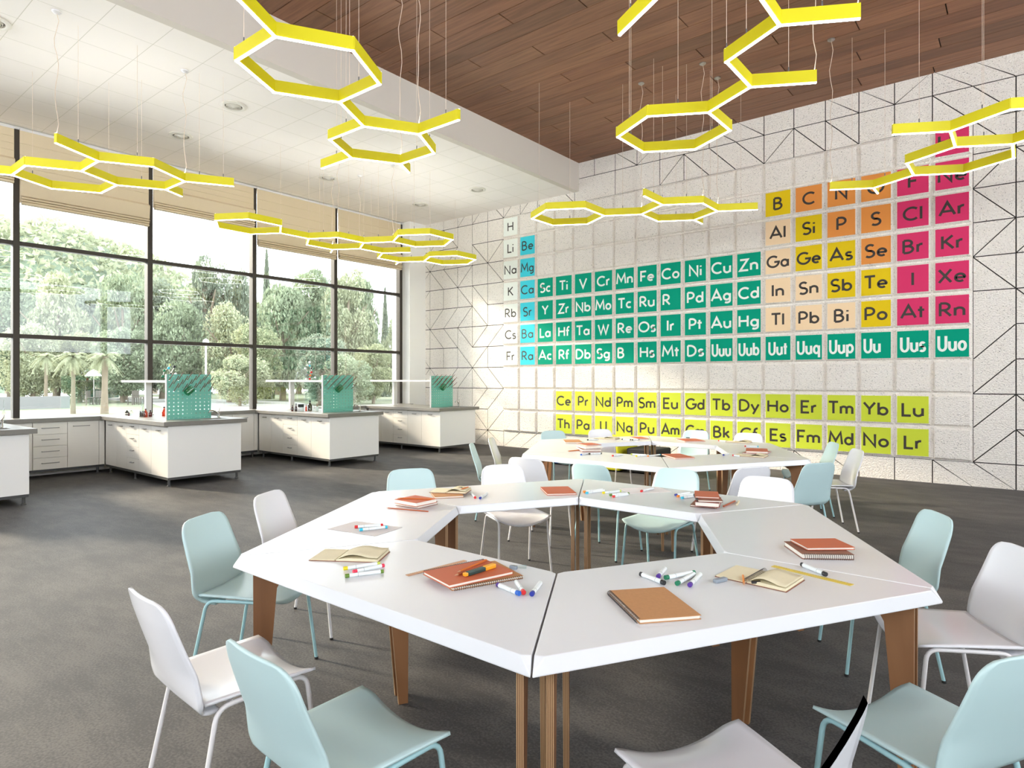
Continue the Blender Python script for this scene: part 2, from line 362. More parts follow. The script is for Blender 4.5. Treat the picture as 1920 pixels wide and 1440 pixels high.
w.cur = 1; w.box(-12.2, YW+0.010, 0, XR, YW+0.2, ZW+.05)
struct('wall_back', w, [M['concrete'], M['dark']], 'rough white concrete wall with grooved panels and raised square blocks', fix=False)

# ------------------------------------------------------------------ windows (bays along the window wall)
MUL = [-5.1, -3.04, -1.08, 0.85, 2.79, 4.695, 6.64, 8.56, 10.46]
for n in range(len(MUL)-1):
    y0, y1 = MUL[n], MUL[n+1]
    t = thing('window_%d' % (n+1), None, None, (XW-.06, (y0+y1)/2, 0.86)); t['kind'] = 'structure'; t['label'] = 'tall three-pane dark framed window bay'
    yy = (y0+y1)/2; g = lambda a, b, c, d, e, f: (a-XW+.06, b-yy, c-.86, d-XW+.06, e-yy, f-.86)
    f = MB(); f.box(*g(XW-.14, y0-.042, .86, XW, y0+.042, 5.32))
    if n == len(MUL)-2: f.box(*g(XW-.14, y1-.042, .86, XW, y1+.042, 5.32))
    for z in (3.585, 2.165): f.box(*g(XW-.12, y0+.042, z-.032, XW-.01, y1-.042, z+.032))
    f.box(*g(XW-.12, y0+.042, .86, XW-.02, y1-.042, .90))
    f.build('frame', M['frame'], t, bevel=.004)
    p = MB()
    for a, bz in ((.90, 2.133), (2.197, 3.553), (3.617, 5.30)): p.box(*g(XW-.075, y0+.04, a, XW-.067, y1-.04, bz))
    p.build('pane', M['glass'], t)

# roman blinds
BL = {0:4.15, 1:4.15, 2:4.2, 3:4.47, 4:4.17, 5:4.49, 6:4.155, 7:4.18}  # bays out of view: blinds added to keep sun off the front desks
BLAB = {3:'roman blind raised high at the photo edge, beside the low long one', 4:'long linen roman blind, bottom folds lowest, above the umbrella view',
        5:'shortest linen roman blind, raised well above the others near the front lamp', 6:'linen roman blind over the cypress window', 7:'linen roman blind beside the white corner pillar',
        0:'unseen linen roman blind added to cut sun, farthest out of frame', 1:'unseen linen roman blind added to cut sun, second from the viewer end', 2:'unseen linen roman blind added to cut sun, third from the viewer end'}
for n in range(0, 8):
    y0, y1, zb = MUL[n]+.035, MUL[n+1]-.035, BL[n]; zt = 5.335; h = (zt-zb)
    t = thing('roman_blind', BLAB[n], 'blind', (XW+.012, (y0+y1)/2, zb), 0, 'roman blinds at the window heads'); hw = (y1-y0)/2
    f = MB()
    prof = [(0.004, h), (0.012, h)]
    for q in range(1, 4):
        zq = .40 + (h-.44)*(1-q/4); prof += [(0.012, zq+.006), (0.018, zq), (0.012, zq-.006)]
    prof += [(0.0125, .03), (0.004, .03)]
    f.extr(prof, -hw, hw); f.build('fabric_panel', M['blind'], t)
    f = MB(); f.extr([(.013,.400), (.060,.372), (.078,.355), (.078,.345), (.055,.135), (.045,.128), (.013,.15)], -hw, hw)
    f.build('fold', M['blind'], t, bevel=.004)
    f = MB(); f.extr([(.013,.10),(.07,.118),(.086,.10),(.086,.088),(.07,.082),(.013,.09)], -hw+.006, hw-.006)
    f.extr([(.013,.06),(.066,.078),(.08,.066),(.08,.052),(.066,.046),(.013,.05)], -hw+.01, hw-.01)
    f.extr([(.013,.02),(.062,.042),(.075,.03),(.075,.006),(.062,.0),(.013,.0)], -hw+.012, hw-.012)
    f.build('fold', M['blind'], t, bevel=.003)
    f = MB(); f.box(-.008, -hw, h-.03, .02, hw, h); f.build('head_rail', M['white_metal'], t)

# ------------------------------------------------------------------ round ceiling vents
VL = [((-8.696,4.504),'round white ceiling vent nearest the beam, behind the big yellow hexagon'), ((-10.409,4.53),'round ceiling vent above the shortest blind'),
      ((-10.397,7.25),'round ceiling vent below the double hexagon lamp tail'), ((-10.396,9.627),'small far ceiling vent near the corner pillar'),
      ((-8.68,9.6),'far ceiling vent near the end of the grey beam'), ((-8.69,7.1),'ceiling vent seen through the second yellow hexagon'), ((-8.66,1.80),'ceiling vent cut by the photo edge')]
for (x, y), lab in VL:
    t = thing('ceiling_vent', lab, 'vent', (x, y, ZC), 0, 'round ceiling vents')
    f = MB(); f.lathe([(.17,-.001),(.175,-.012),(.15,-.024),(.118,-.018),(.115,-.001)], n=32); f.build('rim', M['vent'], t, smooth=50)
    for q, r in enumerate((.10, .082, .064, .046, .028)):
        f = MB(); f.lathe([(r,-.002),(r-.004,-.022-.004*q),(r-.010,-.024-.004*q),(r-.008,-.002)], n=28); f.build('louvre_ring', M['vent'], t, smooth=50)
    f = MB(); f.lathe([(.117,-.0015),(.001,-.0016)], n=28); f.build('backing', M['vent_dark'], t)

# ------------------------------------------------------------------ element tiles with symbols
def arc(cx, cy, rx, ry, a0, a1, n=None):
    n = n or max(4, int(abs(a1-a0)/12)); return [(cx+rx*cos(radians(a0+(a1-a0)*k/n)), cy+ry*sin(radians(a0+(a1-a0)*k/n))) for k in range(n+1)]
bowl = lambda x, y0, y1, r: [(x,y1),(x+.2,y1)]+arc(x+.2,(y0+y1)/2,r,(y1-y0)/2,90,-90)+[(x,y0)]
circ = arc(.33,.31,.235,.28,0,360)
GL = {
'A':(.86,[[(.04,0),(.43,1),(.82,0)],[(.17,.3),(.69,.3)]]), 'B':(.7,[[(.1,0),(.1,1)],bowl(.1,.54,1,.24),bowl(.1,0,.54,.3)]),
'C':(.84,[arc(.5,.5,.42,.48,48,312)]), 'D':(.84,[[(.1,0),(.1,1)],[(.1,1),(.28,1)]+arc(.28,.5,.46,.5,90,-90)+[(.1,0)]]),
'E':(.62,[[(.58,1),(.1,1),(.1,0),(.58,0)],[(.1,.52),(.5,.52)]]), 'F':(.58,[[(.56,1),(.1,1),(.1,0)],[(.1,.5),(.48,.5)]]),
'G':(.95,[arc(.5,.5,.42,.48,48,350)+[(.92,.47),(.58,.47)]]), 'H':(.8,[[(.1,0),(.1,1)],[(.7,0),(.7,1)],[(.1,.52),(.7,.52)]]),
'I':(.2,[[(.1,0),(.1,1)]]), 'K':(.7,[[(.1,0),(.1,1)],[(.62,1),(.12,.46)],[(.24,.58),(.66,0)]]), 'L':(.56,[[(.1,1),(.1,0),(.54,0)]]),
'M':(1.0,[[(.06,0),(.16,1),(.5,.28),(.84,1),(.94,0)]]), 'N':(.82,[[(.1,0),(.1,1),(.72,0),(.72,1)]]), 'O':(1.0,[arc(.5,.5,.43,.48,0,360)]),
'P':(.66,[[(.1,0),(.1,1)],bowl(.1,.42,1,.29)]), 'R':(.7,[[(.1,0),(.1,1)],bowl(.1,.46,1,.27),[(.3,.46),(.64,0)]]),
'S':(.62,[arc(.33,.745,.235,.245,35,270)+arc(.30,.245,.26,.255,90,-140)]), 'T':(.66,[[(.02,1),(.64,1)],[(.33,1),(.33,0)]]),
'U':(.74,[[(.1,1),(.1,.3)]+arc(.37,.3,.27,.3,180,360)+[(.64,1)]]), 'V':(.78,[[(.04,1),(.39,0),(.74,1)]]), 'W':(1.08,[[(.04,1),(.3,0),(.54,.9),(.78,0),(1.04,1)]]),
'X':(.74,[[(.06,1),(.68,0)],[(.68,1),(.06,0)]]), 'Y':(.72,[[(.04,1),(.36,.48),(.68,1)],[(.36,.48),(.36,0)]]), 'Z':(.7,[[(.06,1),(.62,1),(.06,0),(.66,0)]]),
'a':(.68,[circ,[(.575,.62),(.575,0)]]), 'b':(.68,[arc(.36,.31,.235,.28,0,360),[(.11,0),(.11,1)]]), 'c':(.54,[arc(.33,.31,.235,.28,50,310)]),
'd':(.7,[circ,[(.575,1),(.575,0)]]), 'e':(.64,[[(.1,.31),(.565,.31)]+arc(.33,.31,.235,.28,0,310)]), 'f':(.38,[[(.16,0),(.16,.8)]+arc(.34,.8,.18,.2,180,90)+[(.38,1)],[(.02,.6),(.34,.6)]]),
'g':(.7,[circ,[(.575,.62),(.575,-.05)]+arc(.34,-.05,.235,.2,0,-130)]), 'h':(.66,[[(.1,0),(.1,1)],arc(.32,.38,.22,.22,180,0)+[(.54,0)]]),
'i':(.2,[[(.1,0),(.1,.6)],[(.1,.82),(.1,.94)]]), 'k':(.56,[[(.1,0),(.1,1)],[(.48,.62),(.12,.28)],[(.22,.38),(.5,0)]]), 'l':(.2,[[(.1,0),(.1,1)]]),
'm':(.96,[[(.1,0),(.1,.62)],arc(.285,.42,.185,.18,180,0)+[(.47,0)],arc(.655,.42,.185,.18,180,0)+[(.84,0)]]), 'n':(.64,[[(.1,0),(.1,.62)],arc(.32,.38,.22,.22,180,0)+[(.54,0)]]),
'o':(.66,[circ]), 'p':(.68,[arc(.36,.31,.235,.28,0,360),[(.11,.62),(.11,-.3)]]), 'q':(.7,[circ,[(.575,.62),(.575,-.3)]]),
'r':(.42,[[(.1,0),(.1,.62)],arc(.32,.36,.22,.25,180,80)]), 's':(.5,[arc(.26,.455,.16,.145,30,270)+arc(.24,.155,.19,.155,90,-140)]), 't':(.4,[[(.18,.88),(.18,0)],[(.02,.6),(.36,.6)]]),
'u':(.66,[[(.1,.62),(.1,.26)]+arc(.325,.26,.225,.26,180,360)+[(.55,.62)],[(.55,.4),(.55,0)]]), 'y':(.6,[[(.04,.62),(.3,.02)],[(.56,.62),(.16,-.3)]])}
def symbol_mesh(txt, ch, xs, th, maxw, left=False):
    adv = .06; tot = sum(GL[c][0] for c in txt) + adv*(len(txt)-1)
    sx = min(xs, maxw/tot); x = -tot*sx/2 if not left else -0.165
    m = MB(); y0 = -ch*0.5; lay = 0
    for c in txt:
        wd, strokes = GL[c]
        for st in strokes:
            pts = [(x+p[0]*sx, y0+p[1]*ch) for p in st]; closed = (Vector(st[0])-Vector(st[-1])).length < 1e-4 and len(st) > 3
            P = [Vector(p) for p in pts]; n = len(P); L_ = []; R_ = []
            for k in range(n):
                if closed: a = P[(k-1) % (n-1)]; bq = P[(k+1) % (n-1)]
                else: a = P[max(k-1,0)]; bq = P[min(k+1,n-1)]
                d1 = (P[k]-a) if (P[k]-a).length > 1e-6 else (bq-P[k]); d2 = (bq-P[k]) if (bq-P[k]).length > 1e-6 else d1
                d1.normalize(); d2.normalize(); nn = Vector((-d1.y-d2.y, d1.x+d2.x)); nn = nn.normalized() if nn.length > 1e-6 else Vector((-d1.y,d1.x))
                ml = min(1/max(nn.dot(Vector((-d1.y,d1.x))), .42), 2.3)*th/2
                L_.append(P[k]+nn*ml); R_.append(P[k]-nn*ml)
            yl = -0.0012 - 0.00012*(lay % 5); lay += 1
            m.add([(p.x, yl, p.y) for p in L_]+[(p.x, yl, p.y) for p in R_], [(k, k+1, n+k+1, n+k) for k in range(n-1)])
        x += (wd+adv)*sx
    return m
TC = dict(pale=(238,242,234), cyan=(70,208,224), teal=(0,156,124), yellow=(230,198,28), orange=(230,148,74), peach=(246,216,176), pink=(218,58,106), lime=(206,218,66))
TM = {k: mat('tile_'+k, srgb(*v), 0.75, spec=0.12) for k, v in TC.items()}
TM['ink'] = mat('tile_ink', srgb(48,40,36), 0.6); TM['white'] = mat('tile_white_ink', srgb(240,242,236), 0.6)
CN = dict(pale='pale white', cyan='cyan', teal='teal green', yellow='mustard yellow', orange='orange', peach='peach', pink='pinkish red', lime='lime green')
tiles = []
for k, s in enumerate(['H','Li','Na','K','Rb','Cs','Fr']): tiles.append((0, 6-k, s, 'pale', 0))
for k, s in enumerate(['Be','Mg','Ca','Sr','Ba','Ra']): tiles.append((1, 5-k, s, 'cyan', 0))
for k, row in enumerate(['Sc Ti V Cr Mn Fe Co Ni Cu Zn','Y Zr Nb Mo Tc Ru R_ Pd Ag Cd','La Hf Ta W Re Os Ir Pt Au Hg','Ac Rf Db Sg B_ Hs Mt Ds Uuu Uub']):
    for q, s in enumerate(row.split()): tiles.append((2+q, 3-k, s.strip('_'), 'teal', s.endswith('_')))
for q, s in enumerate('Uut Uuq Uup Uu_ Uus Uuo'.split()): tiles.append((12+q, 0, s.strip('_'), 'teal', s.endswith('_')))
P6 = [(5,'B C N O F Ne','yellow orange orange orange pink pink'),(4,'Al Si P S Cl Ar','peach yellow orange orange pink pink'),(3,'Ga Ge As Se Br Kr','peach yellow yellow orange pink pink'),
      (2,'In Sn Sb Te I Xe','peach peach yellow yellow pink pink'),(1,'Tl Pb Bi Po At Rn','peach peach peach yellow pink pink')]
for r, ss, cc in P6:
    for q, (s, c) in enumerate(zip(ss.split(), cc.split())): tiles.append((12+q, r, s, c, 0))
tiles.append((17, 6, 'He', 'pink', 0))
for r, ss in ((-2,'Ce Pr Nd Pm Sm Eu Gd Tb Dy Ho Er Tm Yb Lu'),(-3,'Th Pa U Nq Pu Am Cm Bk Cf Es Fm Md No Lr')):
    for q, s in enumerate(ss.split()): tiles.append((3+q, r, s, 'lime', 0))
for (i, r, s, c, left) in tiles:
    x = PX0+PT*i+PS/2; z = PZ0+PH*r+PS/2
    ink = 'white' if c == 'teal' else 'ink'
    where = 'lettered ' + s
    m = MB(); m.box(-PS/2, -.001, -PS/2, PS/2, .002, PS/2)
    o = m.build('element_tile', TM[c], loc=(x, YB, z))
    tag(o, '%s square wall tile with the %s chemical symbol %s' % (CN[c], 'white' if ink == 'white' else 'dark', s), 'tile', 'periodic table tiles on the concrete wall')
    three = s.startswith('Uu')
    sm = symbol_mesh(s, .205 if three else .182, .158 if three else .232, .034 if c not in ('pale','cyan') else .028, .35 if three else .365, bool(left))
    sm.build('symbol', TM[ink], o, loc=(0,0,0), fix=False)

# ------------------------------------------------------------------ pendant lamps on a hexagonal grid
LZ, LS = 3.97, 0.5495
def lamp(label, anchor, nodes, edges, cables, cords=()):
    """nodes: {name: (parent, direction_deg, length)}; edges drawn between named nodes"""
    pos = {k: None for k in nodes}; first = list(nodes)[0]; pos[first] = Vector((0,0))
    for k, v in nodes.items():
        if v: pos[k] = pos[v[0]] + Vector((cos(radians(v[1])), sin(radians(v[1]))))*LS*(v[2] if len(v) > 2 else 1)
    t = thing('hexagon_pendant_lamp', label, 'lamp', (anchor[0], anchor[1], LZ), 0, 'yellow hexagonal pendant lamps')
    hs = MB(); df = MB(); W = .016; up = MB()
    for a, b_ in edges:
        p, q = pos[a], pos[b_]; d = (q-p).normalized(); n = Vector((-d.y, d.x)); e = .014
        p2 = p - d*e; q2 = q + d*e
        hs.prism([p2+n*W, p2-n*W, q2-n*W, q2+n*W][::-1], .008, .108); up.prism([p2+n*(W-.0065), p2-n*(W-.0065), q2-n*(W-.0065), q2+n*(W-.0065)][::-1], .1081, .1090); df.prism([p2+n*(W-.0065), p2-n*(W-.0065), q2-n*(W-.0065), q2+n*(W-.0065)][::-1], 0, .0079)
    hs.build('housing', M['yellow_lamp'], t); df.build('diffuser', M['led'], t); up.build('added_uplight_strip', M['added_uplight'], t)  # the upward strip is an added light source, hidden from below
    def zc(p): return (ZC if anchor[0]+p.x < XS-.1 else ZW) - LZ
    for a, b_, fr_ in cables:
        p = pos[a].lerp(pos[b_], fr_); m = MB(); m.tube([(p.x,p.y,.1092),(p.x,p.y,zc(p))], .0018, 5); m.build('cable', M['cable'], t)
        m = MB(); m.tube([(p.x,p.y,.1092),(p.x,p.y,.15)], .005, 6); m.build('cable_grip', M['plinth'], t)
    for a in cords:
        p = pos[a]; z1 = zc(p); m = MB()
        m.tube([(p.x+.018*sin(3*k*.5+1)*(1 if 0 < k < 14 else 0), p.y+.018*sin(2.1*k*.5)*(1 if 0 < k < 14 else 0), .1095+(z1-.12)*k/14) for k in range(15)], .0035, 6); m.build('power_cord', M['cable'], t, smooth='all')
        m = MB(); m.lathe([(.045,0),(.045,-.012),(.02,-.03),(.006,-.032)], (p.x,p.y,z1)); m.build('canopy', M['steel'] if z1 > 1.5 else M['white_metal'], t, smooth=True)
    return t
def anc(pairs, dirs):   # average anchor from pixel readings
    s = Vector((0,0))
    for (x, y), off in zip(pairs, dirs): s += on(x, y, LZ).to_2d() - Vector(off)*LS
    return s/len(pairs)
def U(*a):
    v = Vector((0,0))
    for x in a: v += Vector((cos(radians(x)), sin(radians(x))))
    return v
# front lamp by the beam: two hexagons in line
a = anc([(513,67),(658,92),(710,155),(636,190),(517,172),(443,112),(682,239),(785,253),(816,290),(750,311),(658,300),(618,265)],
        [U(),U(60),U(60,120),U(60,120,180),U(60,120,180,240),U(0-180),U(60,120,180,120),U(60,120,180,120,60),U(60,120,180,120,60,120),U(60,120,180,120,60,120,180),U(60,120,180,120,180,120),U(60,120,180,120,180)])
N = {'a0':None,'a1':('a0',60),'a2':('a1',120),'a3':('a2',180),'a5':('a0',180),'a4':('a5',120),'t':('a0',-60),'t2':('t',0),'t3':('t',-120),
     'w0':('a3',120),'w1':('w0',60),'w2':('w1',120),'w3':('w2',180),'w5':('w0',180),'w4':('w5',120),'e1':('w1',0),'e2':('w4',180),'e3':('w3',120,.55)}
lamp('largest yellow pendant lamp, two hexagons hanging beside the grey ceiling step', a, N,
     [('a0','a1'),('a1','a2'),('a2','a3'),('a3','a4'),('a4','a5'),('a5','a0'),('a0','t'),('t','t2'),('t','t3'),('a3','w0'),('w0','w1'),('w1','w2'),('w2','w3'),('w3','w4'),('w4','w5'),('w5','w0'),('w1','e1'),('w4','e2'),('w3','e3')],
     [('w1','e1',.7),('w2','w3',.5),('w4','e2',.5),('a2','a3',.5),('w0','w5',.5),('a3','w0',.4),('w4','w5',.5),('w2','w1',.3),('a0','a5',.8)], ('w1','w3'))
# lamp in front of the wooden ceiling
a = anc([(1214,221),(1325,214),(1368,247),(1305,281),(1208,287),(1158,260),(1410,163),(1363,112),(1463,42)],
        [U(),U(30),U(30,90),U(30,90,150),U(30,90,150,210),U(150),U(30,-30),U(30,-30,-90),U(30,-30,-90,-30)])
N = {'a0':None,'a1':('a0',30),'a2':('a1',90),'a3':('a2',150),'a5':('a0',150),'a4':('a5',90),'b':('a1',-30),'c':('b',30,.93),'d':('b',-90),'e':('d',-30),'f':('e',30,.93),'g':('e',-90),
     'h':('g',210),'i':('h',150),'j':('i',150,0.4),'k':('i',210)}
ed = [('a0','a1'),('a1','a2'),('a2','a3'),('a3','a4'),('a4','a5'),('a5','a0'),('a1','b'),('b','c'),('b','d'),('d','e'),('e','f'),('e','g'),('g','h')]
gpt = on(1163,66,LZ).to_2d()-a; N['s'] = ('a0',0); lampT_anchor = a
t = lamp('yellow pendant lamp hanging under the wooden ceiling, one hexagon with a zigzag arm', a, {k:v for k,v in N.items() if k not in ('i','j','k','s')}, ed,
     [('b','c',.6),('e','f',.55),('a4','a5',.5),('a0','a5',.6),('a3','a2',.5),('d','b',.0),('a0','a1',.5),('e','d',.6)], ('c','f'))
# its separate straight tail
p0 = on(1163,66,LZ).to_2d(); 
lamp('straight yellow lamp arm at the top photo edge, left of the zigzag arm', p0, {'a':None,'b':('a',-30)}, [('a','b')], [('a','b',.25)], ())
# right lamp before the red tiles
a = anc([(1703,303),(1787,277),(1900,272),(1900,298),(1807,326),(1712,331)], [U(),U(-30),U(-30,30),U(-30,30,90),U(-30,30,90,150),U(90)])
N = {'a0':None,'a1':('a0',-30),'a2':('a1',30),'a3':('a2',90),'a5':('a0',90),'a4':('a5',30),'b':('a1',-90),'c':('b',210,.95),'d':('b',-30),'e':('d',30),'f':('a2',-30),'e2':('f',-90),'g':('a5',150),'h':('g',210,.93),'i':('g',90,.55)}
lamp('yellow pendant lamp before the pink tiles, cut by the photo edge', a, N,
     [('a0','a1'),('a1','a2'),('a2','a3'),('a3','a4'),('a4','a5'),('a5','a0'),('a1','b'),('b','c'),('b','d'),('d','e'),('a2','f'),('a5','g'),('g','h'),('g','i')],
     [('b','c',.55),('b','d',.55),('a1','a2',.5),('g','h',.5),('g','a5',.3),('d','e',.5)], ('h','e'))
# lamp at the window side, near
a = anc([(22,329),(45,312),(151,321),(215,350),(189,361),(98,352),(182,302),(290,315),(348,342),(315,357)],
        [U(),U(0),U(0,60),U(0,60,120),U(0,60,120,180),U(120),U(0,60,0),U(0,60,0,60),U(0,60,0,60,120),U(0,60,0,60,120,180)])
N = {'a0':None,'a1':('a0',0),'a2':('a1',60),'a3':('a2',120),'a5':('a0',120),'a4':('a5',60),'z':('a0',-120),'b1':('a2',0),'b0':('b1',-60),'b2':('b1',60),'b3':('b2',120),'b4':('b3',180),'c':('b3',60),'d':('b4',120,.55)}
lamp('yellow pendant lamp before the first two window blinds, cut by the photo edge', a, N,
     [('a0','a1'),('a1','a2'),('a2','a3'),('a3','a4'),('a4','a5'),('a5','a0'),('z','a0'),('a2','b1'),('b1','b0'),('b1','b2'),('b2','b3'),('b3','b4'),('b4','a3'),('b3','c'),('b4','d')],
     [('b1','b0',.5),('b1','b2',.7),('a4','a3',.5),('b4','a3',.5),('b3','c',.3),('c','b3',.2),('a5','a0',.5)], ('b3','b0'))
# lamp before the empty blocks
a = anc([(994,410),(1020,393),(1098,393),(1129,406),(1097,420),(1034,423),(1205,402),(1240,384),(1320,383),(1350,397),(1308,413),(1236,416)],
        [U(),U(-30),U(-30,30),U(-30,30,90),U(-30,30,90,150),U(90),U(-30,30,90,30),U(-30,30,90,30,-30),U(-30,30,90,30,-30,30),U(-30,30,90,30,-30,30,90),U(-30,30,90,30,90,30),U(-30,30,90,30,90)])
N = {'a0':None,'a1':('a0',-30),'a2':('a1',30),'a3':('a2',90),'a5':('a0',90),'a4':('a5',30),'n0':('a3',30),'n1':('n0',-30),'n2':('n1',30),'n3':('n2',90),'n5':('n0',90),'n4':('n5',30),'t1':('n1',-90),'t2':('n3',30),'t3':('n4',90,.55)}
lamp('far yellow pendant lamp with two linked hexagons before the blank wall blocks', a, N,
     [('a0','a1'),('a1','a2'),('a2','a3'),('a3','a4'),('a4','a5'),('a5','a0'),('a3','n0'),('n0','n1'),('n1','n2'),('n2','n3'),('n3','n4'),('n4','n5'),('n5','n0'),('n1','t1'),('n3','t2'),('n4','t3')],
     [('a0','a1',.5),('a3','n0',.5),('n1','t1',.5),('n1','n2',.0),('n1','n2',.6),('n2','n3',.5),('n3','t2',.6),('n5','n4',.5),('a4','a5',.5)], ('n0','n2','n3'))
# long lamp at the far windows
a = anc([(572.5,445),(631,445),(682.5,454.7),(738,454),(569.6,459),(619,468),(674.7,467),(717,475),(711,485),(753.6,493.7),(799,492)],
        [U(),U(30),U(30,90),U(30,90,30),U(150),U(150,90),U(150,90,30),U(150,90,30,90),U(150,90,30,90,150),U(150,90,30,90,150,90),U(150,90,30,90,150,90,30)])
N = {'p0':None,'p1':('p0',30),'p2':('p1',90),'j3':('p2',30),'q0':('p0',150),'m0':('q0',90),'m1':('m0',30),'n1':('m1',90),'n2':('n1',150),'r1':('n2',90),'r2':('r1',30),'ne':('n1',30),'me':('m0',150,.55),'re':('r1',150,.55),
     'k1':('j3',-30),'k2':('k1',30),'k3':('k2',90),'k4':('k3',150),'k5':('k4',210),'s1':('r2',-30),'s2':('s1',30),'s3':('s2',90),'s4':('s3',150),'s5':('s4',210),
     'c3':('p0',-90),'c2':('c3',-30),'c1':('c2',-90-0),'c4':('c3',210),'c5':('c4',-90),'c0':('c5',-30)}
lamp('long yellow pendant lamp chain of several hexagons before the far windows', a, N,
     [('p0','p1'),('p1','p2'),('p2','j3'),('p0','q0'),('q0','m0'),('m0','m1'),('p2','m1'),('m1','n1'),('n1','n2'),('n2','r1'),('r1','r2'),('n1','ne'),('m0','me'),('r1','re'),
      ('j3','k1'),('k1','k2'),('k2','k3'),('k3','k4'),('k4','k5'),('k5','j3'),('r2','s1'),('s1','s2'),('s2','s3'),('s3','s4'),('s4','s5'),('s5','r2'),
      ('p0','c3'),('c3','c2'),('c2','c1'),('c3','c4'),('c4','c5'),('c5','c0'),('c0','c1')],
     [('p0','p1',.0),('p0','p1',.5),('p1','p2',.4),('p2','j3',.0),('p2','j3',.5),('q0','m0',.5),('m1','n1',.5),('n1','ne',.5),('n2','r1',.5),('r1','r2',.5),('k4','k5',.5),('s4','s5',.5),('c2','c3',.5),('k1','k2',.5)], ('p1','m0','m1','j3'))

# ------------------------------------------------------------------ desks (six trapezoids to a ring)
R_OUT, R_IN = 1.612, 0.80
def desk_tree():
    root = thing('trapezoid_desk', '', 'desk')
    ao, ai = R_OUT*cos(pi/6), R_IN*cos(pi/6); mid = (ao+ai)/2
    bot = [(-R_OUT/2+.003, -(ao-mid)), (R_OUT/2-.003, -(ao-mid)), (R_IN/2-.003, mid-ai), (-R_IN/2+.003, mid-ai)]
    top = []; ins = .013
    for k in range(4):
        p = Vector(bot[k]); a = Vector(bot[k-1]); b_ = Vector(bot[(k+1) % 4]); d1 = (a-p).normalized(); d2 = (b_-p).normalized()
        n1_ = Vector((d1.y, -d1.x)); n1_ = n1_ if n1_.dot(d2) > 0 else -n1_; n2_ = Vector((d2.y, -d2.x)); n2_ = n2_ if n2_.dot(d1) > 0 else -n2_
        slant1 = k in (0, 2)      # edge to previous corner is the slanted side
        i1 = .001 if (k == 0 or k == 3) else ins; 
        # edges: 0-1 outer, 1-2 slanted, 2-3 inner, 3-0 slanted
        eprev = [.001, ins, .001, ins][k]; enext = [ins, .001, ins, .001][k]
        A = Matrix(((n1_.x, n1_.y), (n2_.x, n2_.y))); c = A.inverted() @ Vector((eprev, enext)); q = p + c
        cut = .035 if k < 2 else .03
        if k in (0, 1):
            top.append([q + d1*cut*.55, q + d2*cut])
            if k == 1: top[-1] = [q + d1*cut, q + d2*cut*.55]
        else:
            top.append([q + d1*(cut*.4 if k == 2 else cut*.9), q + d2*(cut*.9 if k == 2 else cut*.4)])
    m = MB(); zt, zm, zb = .74, .697, .692; n = 4
    vs = [(p[0], p[1], zb) for p in bot] + [(p[0], p[1], zm) for p in bot]; 
    for k in range(4): vs += [(top[k][0].x, top[k][0].y, zt), (top[k][1].x, top[k][1].y, zt)]
    T = lambda k, s: 8 + (k % 4)*2 + s
    fs = [(3,2,1,0)] + [(k, (k+1) % 4, 4+(k+1) % 4, 4+k) for k in range(4)]
    for k in range(4):
        fs.append((4+k, T(k,1), T(k,0))); fs.append((4+k, 4+(k+1) % 4, T(k+1,0), T(k,1)))
    fs.append(tuple(T(k, s) for k in range(4) for s in (0,1)))
    m.add(vs, fs); m.build('tabletop', M['table_white'], root, bevel=.0025)
    ext = Vector((0,0))
    for (o_, i_) in ((0, 3), (1, 2)):            # one plywood frame along each slanted side: two tapered legs and the rail between
        p, q = Vector(bot[o_]), Vector(bot[i_]); d = (q-p).normalized(); nn = Vector((-d.y, d.x)); nn = nn if nn.dot(-p) > 0 else -nn
        L_ = (q-p).length; base = p + nn*.030; th = .021
        lo = [(.085,0),(.082,.692),(.30,.692),(.30,.664),(.235,.658),(.198,.638),(.178,.60),(.128,0)]
        li = [(L_-.062-(u-.083), z) for u, z in lo]
        def ply(poly, name):
            m = MB(); n_ = len(poly); P0 = [base+d*u for u, z in poly]
            m.cur = 0; m.add([(*a, z) for a, (u, z) in zip(P0, poly)], [tuple(range(n_))]); m.add([(*(a+nn*th), z) for a, (u, z) in zip(P0, poly)], [tuple(range(n_))[::-1]])
            for g in range(7):
                m.cur = 1 + g % 2; t0, t1 = th*g/7, th*(g+1)/7
                m.add([(*(a+nn*t0), z) for a, (u, z) in zip(P0, poly)]+[(*(a+nn*t1), z) for a, (u, z) in zip(P0, poly)], [(k, (k+1) % n_, n_+(k+1) % n_, n_+k) for k in range(n_)])
            m.build(name, [M['walnut'], M['ply_edge'], M['ply_dark']], root, fix=False)
        ply(lo, 'leg'); ply(li, 'leg'); ply([(.3005,.6645),(.3005,.6915),(L_-.2805,.6915),(L_-.2805,.6645)], 'rail')
    return root, mid
desk0, DMID = desk_tree()
C1, C2 = Vector((-1.848, 2.765)), Vector((-3.20, 6.49))
SIDE = {210:'facing the windows', 270:'nearest the viewer', 330:'nearest the photo edge', 30:'toward the lime tiles', 90:'farthest from the viewer', 150:'toward the lab islands'}
SIDE_F = {210:'white trapezoid desk carrying the grey paper sheet and two-book stack', 270:'white front desk with open beige notebook and stacked terracotta notebooks', 330:'white front desk with large kraft spiral notebook and yellow ruler',
        30:'white desk with only the terracotta book on spiral notebook near its end', 90:'white rear desk with lying sheet and four-book stack', 150:'white desk with single terracotta notebook beside the thin gap'}
SIDE_B = {210:'back ring desk at its window end with the tan notebook', 270:'back ring desk with the four-book pile and row of markers', 330:'back ring desk with open notebook and two-book pile',
        30:'back ring desk ending before the Es tile', 90:'back ring desk before the lime Am and Cm tiles', 150:'back ring desk before the lime Pa tile with an open notebook'}
first = True
